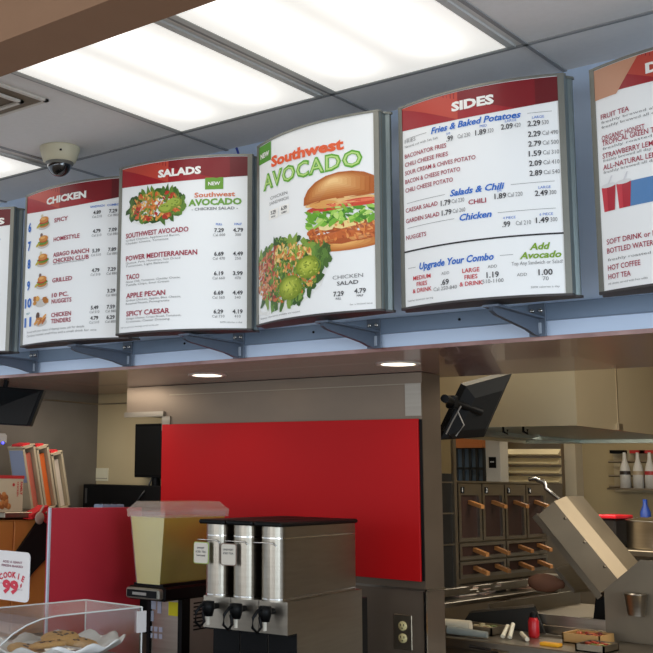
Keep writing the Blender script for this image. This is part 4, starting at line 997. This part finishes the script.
# holding cabinet with numbered doors along X = -2.3
XC = -2.3
def cp(x, y): return at(x, y, X=XC)
y0 = cp(458,500).y; y1 = cp(546,500).y; zt = 1.603; zb = 1.19
t = thing('holding_cabinet', 'steel food holding cabinet with numbered openings and orange pan handles', 'food warmer', (XC-.15, (y0+y1)/2, zb-.02))
q = MB(); q.bx((XC-.36,y0,zb-.02), (XC-.02,y1,zt), STEELD, ch=.003); body = q.build('body', t)
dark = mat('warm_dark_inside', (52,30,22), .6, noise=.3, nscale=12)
rowsC = [(1.352, zt-.004, 4), (1.274, 1.344, 2), (1.196, 1.266, 2)]
HN = mat('amber_handle', (190,128,72), .4, noise=.15)
num = 0
for (za, zb_, cnt) in rowsC:
    wdt = (y1-y0)/cnt
    for k in range(cnt):
        ya, yb_ = y0+wdt*k+.006, y0+wdt*(k+1)-.006
        q = MB(); lip = .05 if cnt == 4 else .014; e = .022
        q.bx((XC-.02,ya,za), (XC,ya+e,zb_), STEEL); q.bx((XC-.02,yb_-e,za), (XC,yb_,zb_), STEEL); q.bx((XC-.02,ya+e,za), (XC,yb_-e,za+.014), STEEL); q.bx((XC-.02,ya+e,zb_-lip), (XC,yb_-e,zb_), STEEL)
        dr = q.build('door_frame', t)
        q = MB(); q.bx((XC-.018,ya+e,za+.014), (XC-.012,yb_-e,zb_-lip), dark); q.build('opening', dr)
        if cnt == 4:
            num += 1
            q = MB(); q.bx((XC,ya+.02,zb_-.042), (XC+.002,ya+.05,zb_-.014), BLACK); put_text(q, str(num), (XC+.003, ya+.03, zb_-.036), (0,1,0), (0,0,1), .018, ink(WH), bold=.03); q.build('number_plate', dr)
        for hy in ([.5] if cnt == 4 else [.28, .75]):
            yy_ = ya+(yb_-ya)*(hy+.08); zz = (zb_-lip-.03) if cnt == 4 else zb_-.03
            q = MB(); q.prism([(XC-.012,yy_-.016,zz+.008),(XC-.012,yy_+.016,zz+.008),(XC-.012,yy_+.016,zz-.008),(XC-.012,yy_-.016,zz-.008)], (.075,-.03,-.018), HN); q.build('handle', dr)
q = MB(); q.bx((XC-.36,y0-.03,zt), (XC,y1+.03,zt+.008), STEEL); q.build('top', t)
# tall dark cabinet between post and holding cabinet
q = MB(); a0 = at(441,470,X=XC-.0); 
q.bx((XC-.42, 4.0, 1.169), (XC-.0, y0-.03, 1.64), mat('dark_steel', (38,36,34), .4, .5, noise=.2)); 
for zz in (1.34,1.47,1.6): q.bx((XC,4.02,zz),(XC+.006,y0-.05,zz+.006),STEELD)
q.bx((XC,y0-.055,1.169),(XC+.012,y0-.03,1.84),STEELD)
solo('tall_cabinet', q, 'tall dark steel cabinet between the end post and the numbered warmer', 'cabinet')
# steel rack carrying them
XT = -2.22
a = at(447,603,X=XT); b_ = at(560,590,X=XT); lowz = a.z
t = thing('steel_rack', 'two-level steel rack carrying the numbered warmer and the wrap papers', 'rack', (XT-.2, 4.9, 0))
q = MB(); q.bx((XC-.43,3.97,1.135), (XC+.03,y1+.12,1.168), STEEL, ch=.003); q.build('upper_shelf', t)
q = MB(); q.bx((XC-.28,3.97,lowz-.02), (XT,b_.y,lowz), STEEL, ch=.003); q.build('lower_shelf', t)
for yy_ in (4.02, y0+.40, y1+.05):
    q = MB(); q.bx((XC-.02,yy_,0), (XC+.02,yy_+.04,1.135), STEEL); q.build('post', t)
random.seed(31)
for i, (x, y, w_) in enumerate(((462,598,.12),(482,596,.16),(520,590,.13))):
    p = at(x, y, X=XT-.1); q = MB()
    for k in range(7): q.box((XT-.14+random.uniform(-.01,.01),p.y+random.uniform(-.02,.02),lowz+.003+.0055*k), (.16,w_,.004), mat('wrap_paper', (206,190,166), .7) if k % 2 else mat('wrap_paper_pink', (196,160,138), .7), rot=Matrix.Rotation(random.uniform(-.2,.2),3,'Z'))
    solo('paper_stack', q, ('stack of food wrap paper at the left end of the lower shelf', 'middle stack of food wrap paper on the lower shelf', 'right stack of food wrap paper on the lower shelf')[i], 'paper stack', 'wrap paper stacks')

# oven mitt hanging from shelf right end
p = at(546,583,Y=4.75)
q = MB(); prof_ = [(0,-.075),(.022,-.07),(.036,-.04),(.04,0),(.034,.035),(.022,.055),(.016,.075),(0,.08)]
q.lathe(prof_, mat('brown_mitt', (122,82,62), .8, noise=.25, nscale=14), (p.x,p.y,p.z), 16, 'X')
solo('brown_mitt', q, 'brown padded mitt lying at the right end of the steel shelf', 'oven mitt')
# tables in front: prep table, griddle
ZT = 1.03
TXr, TXl = -1.45, -2.19
q = MB(); q.bx((TXl,3.95,ZT-.04), (-1.30,4.35,ZT), STEEL, ch=.004); q.bx((TXl+.02,4.0,.0), (-1.34,4.32,ZT-.04), STEELD)
solo('prep_table', q, 'steel prep table just behind the end post with utensils on it', 'prep table')
q = MB(); q.bx((-2.1,4.40,0), (-1.2,5.3,1.02), STEELD); q.bx((-2.12,4.39,1.02), (-1.2,5.3,1.06), STEELD, ch=.004); q.bx((-2.12,4.37,1.06),(-1.62,4.38,1.10),STEEL); q.bx((-2.12,4.37,1.06),(-2.11,5.3,1.12),STEEL)
solo('griddle', q, 'flat steel griddle with low splash rims behind the prep table', 'griddle')
# raised clamshell platen
Yp = 4.62
Ap, Bp, Cp, Dp = [at(x, y, Y=Yp) for x, y in ((538,515),(556,503.6),(620,582),(602.5,595))]
ax_ = (Cp-Bp).normalized(); up = Vector((ax_.z,0,-ax_.x)); up = up if up.z > 0 else -up
t = thing('grill_press', 'raised steel grill press lid tilted open over the griddle', 'grill lid', (Cp.x, Yp+.15, 1.06))
L_ = (Cp-Bp).length
def gp(s_, h_, y_): return Ap+ax_*s_+up*h_+Vector((0,y_,0))
HH = (Bp-Ap).dot(up); DY = .30
sec = [(0,0),(0+.0,HH),(.0+.06,HH+.035),(DY-.06,HH+.035),(DY,HH),(DY,0)]
q = MB(); q.add([gp(0,h_,y_) for y_, h_ in sec]+[gp(L_,h_,y_) for y_, h_ in sec], [[i,(i+1) % 6,6+(i+1) % 6,6+i] for i in range(6)]+[[0,1,2,3,4,5],[11,10,9,8,7,6]], mat('press_steel', (166,150,126), .5, .6, noise=.2, nscale=7, rvar=.1)); q.build('housing', t)
q = MB(); q.prism([gp(-.01,-.03,.01),gp(-.01,-.004,.01),gp(L_+.01,-.004,.01),gp(L_+.01,-.03,.01)], (0,DY-.02,0), STEELD); q.build('platen', t)
q = MB()
for s_ in (.08, .2, .32): q.lathe([(0,-.003),(.006,-.003),(.006,0)], STEELD, gp(s_,HH*.9,0), 8, 'Y')
q.build('screws', t)
e = gp(L_,0,.04); q = MB(); q.prism([gp(L_-.03,-.02,.05), gp(L_+.03,HH*.5,.05), gp(L_+.06,-.02,.05), (e.x+.04,e.y,1.06), (e.x-.05,e.y,1.06)], (0,.2,0), BLACK); q.build('hinge', t)
q = MB(); q.prism([gp(L_,HH,.1), gp(L_,HH+.035,.1), gp(L_+.05,HH+.03,.1), gp(L_+.07,HH-.03,.1), gp(L_+.03,0,.1)], (0,.12,0), STEEL); q.build('end_cap', t)
h0 = gp(-.0,HH*.5,.05); q = MB(); q.tube([gp(.02,HH+.01,.05), gp(-.03,HH+.0,.05), gp(-.075,HH*.9,.05), at(545,483,Y=Yp+.05), at(536,479,Y=Yp+.05), at(529,479.5,Y=Yp+.05)], [.008,.008,.009,.011,.012,.009], CHROME, 10); q.build('handle', t)
# second glass-like plate right behind
a = [at(556,568,Y=4.75), at(575,562,Y=4.95), at(600,588,Y=4.95), at(575,590,Y=4.75)]
q = MB(); q.prism(a, Vector((-.008,0,-.012)), STEEL); solo('grill_scraper_plate', q, 'pale steel plate leaning below the raised grill press', 'steel plate')
# right hand steel fryer block
a = at(600,600,Y=4.34); Zk = at(653,556,Y=4.36).z
q = MB(); BLM = mat('grey_block', (124,112,94), .55, .5, noise=.25, nscale=6)
k0 = at(604,590,Y=4.36); k1 = at(640,560,Y=4.36)
q.prism([(k0.x,4.36,ZT+.0),(k0.x,4.36,k0.z),(k1.x,4.36,k1.z),(k1.x+.5,4.36,k1.z),(k1.x+.5,4.36,ZT)], (0,.012,0), BLM)
solo('side_guard', q, 'grey steel side guard at the lower right in front of the press', 'guard panel')
p0 = at(623,594,Y=4.30); p1 = at(646,617,Y=4.30); q = MB()
xm = (p0.x+p1.x)/2; ww = (p1.x-p0.x)/2
q.lathe([(ww*.75,p1.z),(ww,p0.z),(ww+.004,p0.z+.003),(ww-.004,p0.z),(ww*.7,p1.z+.004),(0,p1.z+.004)], STEEL, (xm,4.36-ww-.005,0), 20)
q.bx((xm-.006,4.352-.0,p0.z-.05),(xm+.006,4.3602,p0.z),STEEL)
solo('steel_cup', q, 'small steel cup hung on the grey side guard', 'cup')
# utensils on the prep table
IV = mat('ivory_handle', (226,216,190), .5)
for i, (x, y, x2, y2) in enumerate(((503,652,508,626),(510,648,513,624),(528,660,522,648))):
    p = at(x, y, Y=4.06); r2 = at(x2, y2, Y=4.12); q = MB(); q.tube([(p.x,4.06,max(p.z,ZT+.009)), (r2.x,4.12,max(r2.z,ZT+.02))], .008, IV, 10)
    solo('knife_handle', q, ('left of the two upright ivory utensil handles on the prep table','right of the two upright ivory utensil handles on the prep table','ivory utensil handle lying low in front of the upright pair')[i], 'utensil', 'ivory utensils')
def pan(name, x0, x1, y_img, Yd, h, label, m_, fill, cat='food pan'):
    a = at(x0, y_img, Y=Yd); b_ = at(x1, y_img, Y=Yd); t = thing(name, label, cat, ((a.x+b_.x)/2, Yd+.06, ZT))
    q = MB(); q.bx((a.x,Yd,ZT), (b_.x,Yd+.006,ZT+h), m_); q.bx((a.x,Yd+.13,ZT), (b_.x,Yd+.136,ZT+h), m_); q.bx((a.x,Yd,ZT), (a.x+.006,Yd+.136,ZT+h), m_); q.bx((b_.x-.006,Yd,ZT), (b_.x,Yd+.136,ZT+h), m_); q.bx((a.x,Yd,ZT),(b_.x,Yd+.136,ZT+.004), m_); q.build('pan', t)
    q = MB(); random.seed(len(label))
    for k in range(40): q.box((random.uniform(a.x+.012,b_.x-.012), Yd+random.uniform(.015,.12), ZT+h-.01+random.uniform(-.004,.006)), (.018,.014,.008), random.choice(fill), rot=Matrix.Rotation(random.random()*3,3,'Z'))
    tag(q.build('filling', t), kind='stuff')
pan('food_pan', 562, 600, 636, 4.16, .035, 'tan food pan with red sliced filling right of the red bottle', mat('tan_pan', (196,150,90), .5), [flat((170,60,44)), flat((206,120,70)), flat((120,44,36))])
pan('topping_pan', 455, 492, 636, 4.10, .03, 'shallow pan of pale toppings on the prep table by the end post', STEELD, [flat((196,180,140)), flat((110,120,70)), flat((170,140,100))])
p = at(550,648,Y=4.02); q = MB(); q.box((p.x,4.03,ZT+.006), (.07,.04,.012), mat('yellow_block', (240,170,30), .5), ch=.003); solo('yellow_scraper', q, 'bright yellow scraper lying at the front of the prep table', 'scraper')
p = at(534,636,Y=4.2); t = thing('red_bottle', 'small red squeeze bottle with a black cap lying on the prep table', 'squeeze bottle', (p.x,4.2,ZT))
q = MB(); q.lathe([(0,0),(.018,0),(.02,.01),(.02,.06),(.013,.075),(0,.075)], mat('red_plastic', (190,26,34), .35), (p.x,4.2,ZT), 16); q.build('bottle', t)
q = MB(); q.lathe([(.014,.072),(.014,.088),(.004,.095),(0,.095)], BLACK, (p.x,4.2,ZT), 12); q.build('cap', t)
q = MB(); p = at(452,628,Y=4.12); q.tube([(p.x,4.02,ZT+.03),(p.x+.12,4.04,ZT+.035)], [.026,.022], mat('pale_cloth', (200,186,160), .8, noise=.2), 12); q.tube([(p.x+.05,3.99,ZT+.02),(p.x+.2,4.01,ZT+.015)], [.016,.012], mat('grey_cloth', (130,132,124), .8, noise=.2), 10)
solo('rolled_cloth', q, 'rolled pale cloth on the prep table beside the end post', 'cloth')
# dark tray propped behind utensils
q = MB(); a = [at(470,612,Y=4.34), at(534,606,Y=4.34), at(545,640,Y=4.34), at(462,640,Y=4.34)]; a[2].z = a[3].z = ZT; q.prism(a, (0,.012,0), mat('dark_tray', (40,38,34), .5))
q.prism([a[0]+Vector((0,-.004,-.004)), a[1]+Vector((0,-.004,-.004)), a[1]+Vector((0,-.004,.006)), a[0]+Vector((0,-.004,.006))], (0,.02,0), STEEL)
solo('dark_tray', q, 'dark tray with a bright rim propped up behind the utensils', 'tray')

# back of the kitchen, seen under the hood
def wallbox(name, x0, y0_, x1, y1_, Yd, dep, m_, label, cat):
    a = at(x0, y0_, Y=Yd); b_ = at(x1, y1_, Y=Yd); q = MB(); q.bx((a.x,Yd,b_.z), (b_.x,Yd+dep,a.z), m_, ch=.003)
    return q
# low steel line behind (carries everything back there)
q = MB(); q.bx((-4.2,6.75,0), (-1.0,7.5,1.30), STEELD); q.bx((-4.2,6.72,1.30), (-1.0,7.5,1.34), STEEL, ch=.004); solo('back_counter', q, 'long steel counter along the rear of the kitchen', 'counter')
a = at(500,445,Y=7.2); b_ = at(562,480,Y=7.2)
t = thing('louvred_panel', 'bright louvred steel panel at the rear under the hood', 'steel panel', ((a.x+b_.x)/2,7.2,1.34))
q = MB(); q.bx((a.x,7.2,1.34), (b_.x,7.25,2.0), STEELD); q.build('back', t)
for k in range(4):
    za = at(520,449+9*k,Y=7.2).z; q = MB(); q.prism([(a.x,7.2,za),(a.x,7.15,za-.035),(a.x,7.155,za-.04),(a.x,7.2,za-.045)], (b_.x-a.x,0,0), mat('bright_louvre', (236,222,184), .3, .4)); q.build('louvre', t)
a = at(485,436,Y=7.0); b_ = at(501,483,Y=7.0)
t = thing('white_column', 'white painted column with a small black sign at the rear', 'column', ((a.x+b_.x)/2,7.0,1.34))
q = MB(); q.bx((a.x,7.0,1.34), (b_.x,7.12,2.3), mat('white_paint', (206,200,188), .6), ch=.003); q.build('shaft', t)
s0 = at(489,457,Y=6.995); s1 = at(496,468,Y=6.995); q = MB(); q.bx((s0.x,6.99,s1.z), (s1.x,7.0,s0.z), BLACK); q.bx((s0.x+.01,6.988,(s0.z+s1.z)/2),(s1.x-.01,6.99,(s0.z+s1.z)/2+.008),flat((190,190,186))); q.build('sign', t)
a = at(457,448,Y=7.3); b_ = at(485,480,Y=7.3)
t = thing('kitchen_window', 'blue-grey gridded glass panel at the rear with an orange strip above', 'window panel', ((a.x+b_.x)/2,7.3,1.34))
q = MB(); q.bx((a.x,7.3,1.34), (b_.x,7.33,a.z), mat('blue_glass', (96,116,136), .2, noise=.2, nscale=5)); q.build('glass', t)
q = MB()
for k in range(5): x = a.x+(b_.x-a.x)*k/4; q.bx((x-.008,7.285,1.34),(x+.008,7.3,a.z),mat('dark_bar',(50,54,58)))
for k in range(4): z_ = 1.42+(a.z-1.42)*k/3; q.bx((a.x,7.285,z_-.008),(b_.x,7.3,z_+.008),mat('dark_bar'))
q.build('bars', t)
q = MB(); q.bx((a.x,7.27,a.z),(b_.x,7.33,a.z+.07),mat('orange_strip',(196,120,70),.5)); q.build('top_strip', t)
# black bag slumped before it
p = at(474,478,Y=6.95); q = MB(); q.lathe([(.15,1.34),(.17,1.40),(.14,1.50),(.07,1.58),(0,1.60)], mat('black_bag',(30,30,32),.5,bump=.6,nscale=9,noise=.3), (p.x,6.95,0), 16); solo('black_bag', q, 'slumped black bag on the rear counter below the gridded glass', 'bag')
# pale pillar behind, right of the louvres
a = at(562,443,Y=7.4); b_ = at(578,520,Y=7.4); q = MB(); q.bx((a.x,7.4,1.3),(b_.x,7.52,2.3),mat('pale_pillar',(196,184,160),.6)); solo('pale_pillar', q, 'pale narrow pillar right of the louvred steel panel', 'pillar')

# wire rack of squeeze bottles on the beige wall at right
YR = 7.92
a = at(613,452,Y=YR); b_ = at(665,490,Y=YR)
t = thing('wall_rack', 'white wall rack holding bottles on the rear wall at the right edge', 'rack', ((a.x+b_.x)/2,YR,b_.z))
q = MB(); q.bx((a.x,YR,b_.z-.02), (b_.x,YR+.06,a.z), mat('rack_back', (196,182,150), .6)); q.build('back_board', t)
for y_ in (462, 476, 487):
    z_ = at(630,y_,Y=YR).z; q = MB(); q.tube([(a.x-.02,YR-.04,z_),(b_.x,YR-.04,z_)], .008, STEELD, 8); q.tube([(a.x,YR-.04,z_),(a.x,YR+.04,z_)], .006, STEELD, 8); q.build('wire', t)
zb0 = at(630,487,Y=YR).z
q = MB(); q.bx((a.x,YR-.14,zb0-.02),(b_.x,YR-.02,zb0-.008),STEELD); q.build('tray', t)
for i, (x, col) in enumerate(((625,(60,50,46)),(638,(190,170,140)),(650,(196,60,60)))):
    p = at(x, 470, Y=YR-.08); o = thing('squeeze_bottle', ('white squeeze bottle with a dark band, leftmost on the wall rack','pale squeeze bottle in the middle of the wall rack','white squeeze bottle with a red band, rightmost on the wall rack')[i], 'squeeze bottle', (p.x,YR-.08,zb0-.008), 0, 'bottles on the wall rack')
    q = MB(); q.lathe([(0,0),(.034,0),(.034,.11),(.026,.15),(.013,.19),(.009,.24),(0,.24)], WHITE, (0,0,0), 16); q.build('bottle', o, local=True)
    q = MB(); q.lathe([(.0346,.09),(.0346,.115)], ink(col), (0,0,0), 16); q.build('band', o, local=True)
for x, y_ in ((618,452),(638,452),(648,452)):
    p = at(x, y_, Y=YR-.03); q = MB(); q.bx((p.x-.05,YR-.05,p.z-.01),(p.x+.05,YR-.0,p.z+.012), ink((196,50,48)) if x > 630 else BLACK); q.build('label_strip', t)
# side table at right: stock pot and red-lidded container
YQ = 6.0
a = at(592,547,Y=YQ); q = MB(); q.bx((a.x-.05,YQ-.1,a.z-.03), (a.x+.9,YQ+.5,a.z), STEELD, ch=.003); q.bx((a.x-.05,YQ+.1,0),(a.x+.9,YQ+.5,a.z-.03),STEELD)
solo('side_table', q, 'steel side table at the right behind the grill press', 'table'); zq = a.z
p0 = at(596,514.5,Y=YQ); p1 = at(617,519,Y=YQ)
t = thing('lidded_container', 'dark container with a flat bright red lid behind the grill press', 'container', ((p0.x+p1.x)/2,YQ+.12,zq))
q = MB(); q.bx((p0.x+.01,YQ,zq),(p1.x-.01,YQ+.22,p1.z),mat('dark_container',(60,54,50),.4,.5),ch=.01); q.build('body', t)
q = MB(); q.bx((p0.x,YQ-.015,p1.z),(p1.x,YQ+.235,p0.z), mat('red_tray', (206,26,40),.4),ch=.004); q.build('lid', t)
p0 = at(627,517,Y=YQ+.12); p2 = at(676,530,Y=YQ+.12); rr = (p2.x-p0.x)/2; ph = p0.z-zq
t = thing('stock_pot', 'round steel stock pot at the right edge on the side table', 'pot', (p0.x+rr,YQ+.12,zq))
q = MB(); q.lathe([(0,0),(rr*.97,0),(rr,.01),(rr,ph-.02),(rr+.006,ph-.015),(rr-.005,ph-.012)], STEEL, (0,0,0), 32); q.build('body', t, local=True)
q = MB(); q.lathe([(rr+.004,ph-.012),(rr*.6,ph),(.0,ph+.006)], CHROME, (0,0,0), 32); q.build('lid', t, local=True)
p = at(647,503,Y=YQ+.45); q = MB(); q.lathe([(0,0),(.028,0),(.028,p.z-zq-.05),(.012,p.z-zq-.01),(.012,p.z-zq+.02),(0,p.z-zq+.02)], mat('blue_spray',(40,70,150),.4), (p.x,YQ+.42,zq), 14); solo('blue_spray_bottle', q, 'small blue bottle standing behind the stock pot', 'bottle')

# more pans and tools on the prep table
pan('lettuce_pan', 575, 604, 645, 3.99, .025, 'low pan of green and red topping slices in front of the tan food pan', STEELD, [flat((120,140,60)), flat((180,70,50)), flat((206,180,120))])
for i, (x, y_, an, L2) in enumerate(((566,628,.5,.20),(590,626,.25,.16),(470,646,-.3,.15))):
    p = at(x, y_, Z=ZT+.012); q = MB(); d_ = Vector((math.cos(an), math.sin(an), 0))
    q.tube([p, p+d_*L2*.6], .006, mat('dark_grip', (40,34,30), .5), 8); q.box(p+d_*L2*.8, (L2*.4,.05,.003), CHROME, rot=Matrix.Rotation(an,3,'Z'))
    solo('spatula', q, ('spatula lying across the prep table behind the tan food pan','short spatula to the right of the tan food pan','small spatula at the front left of the prep table near the end post')[i], 'spatula')
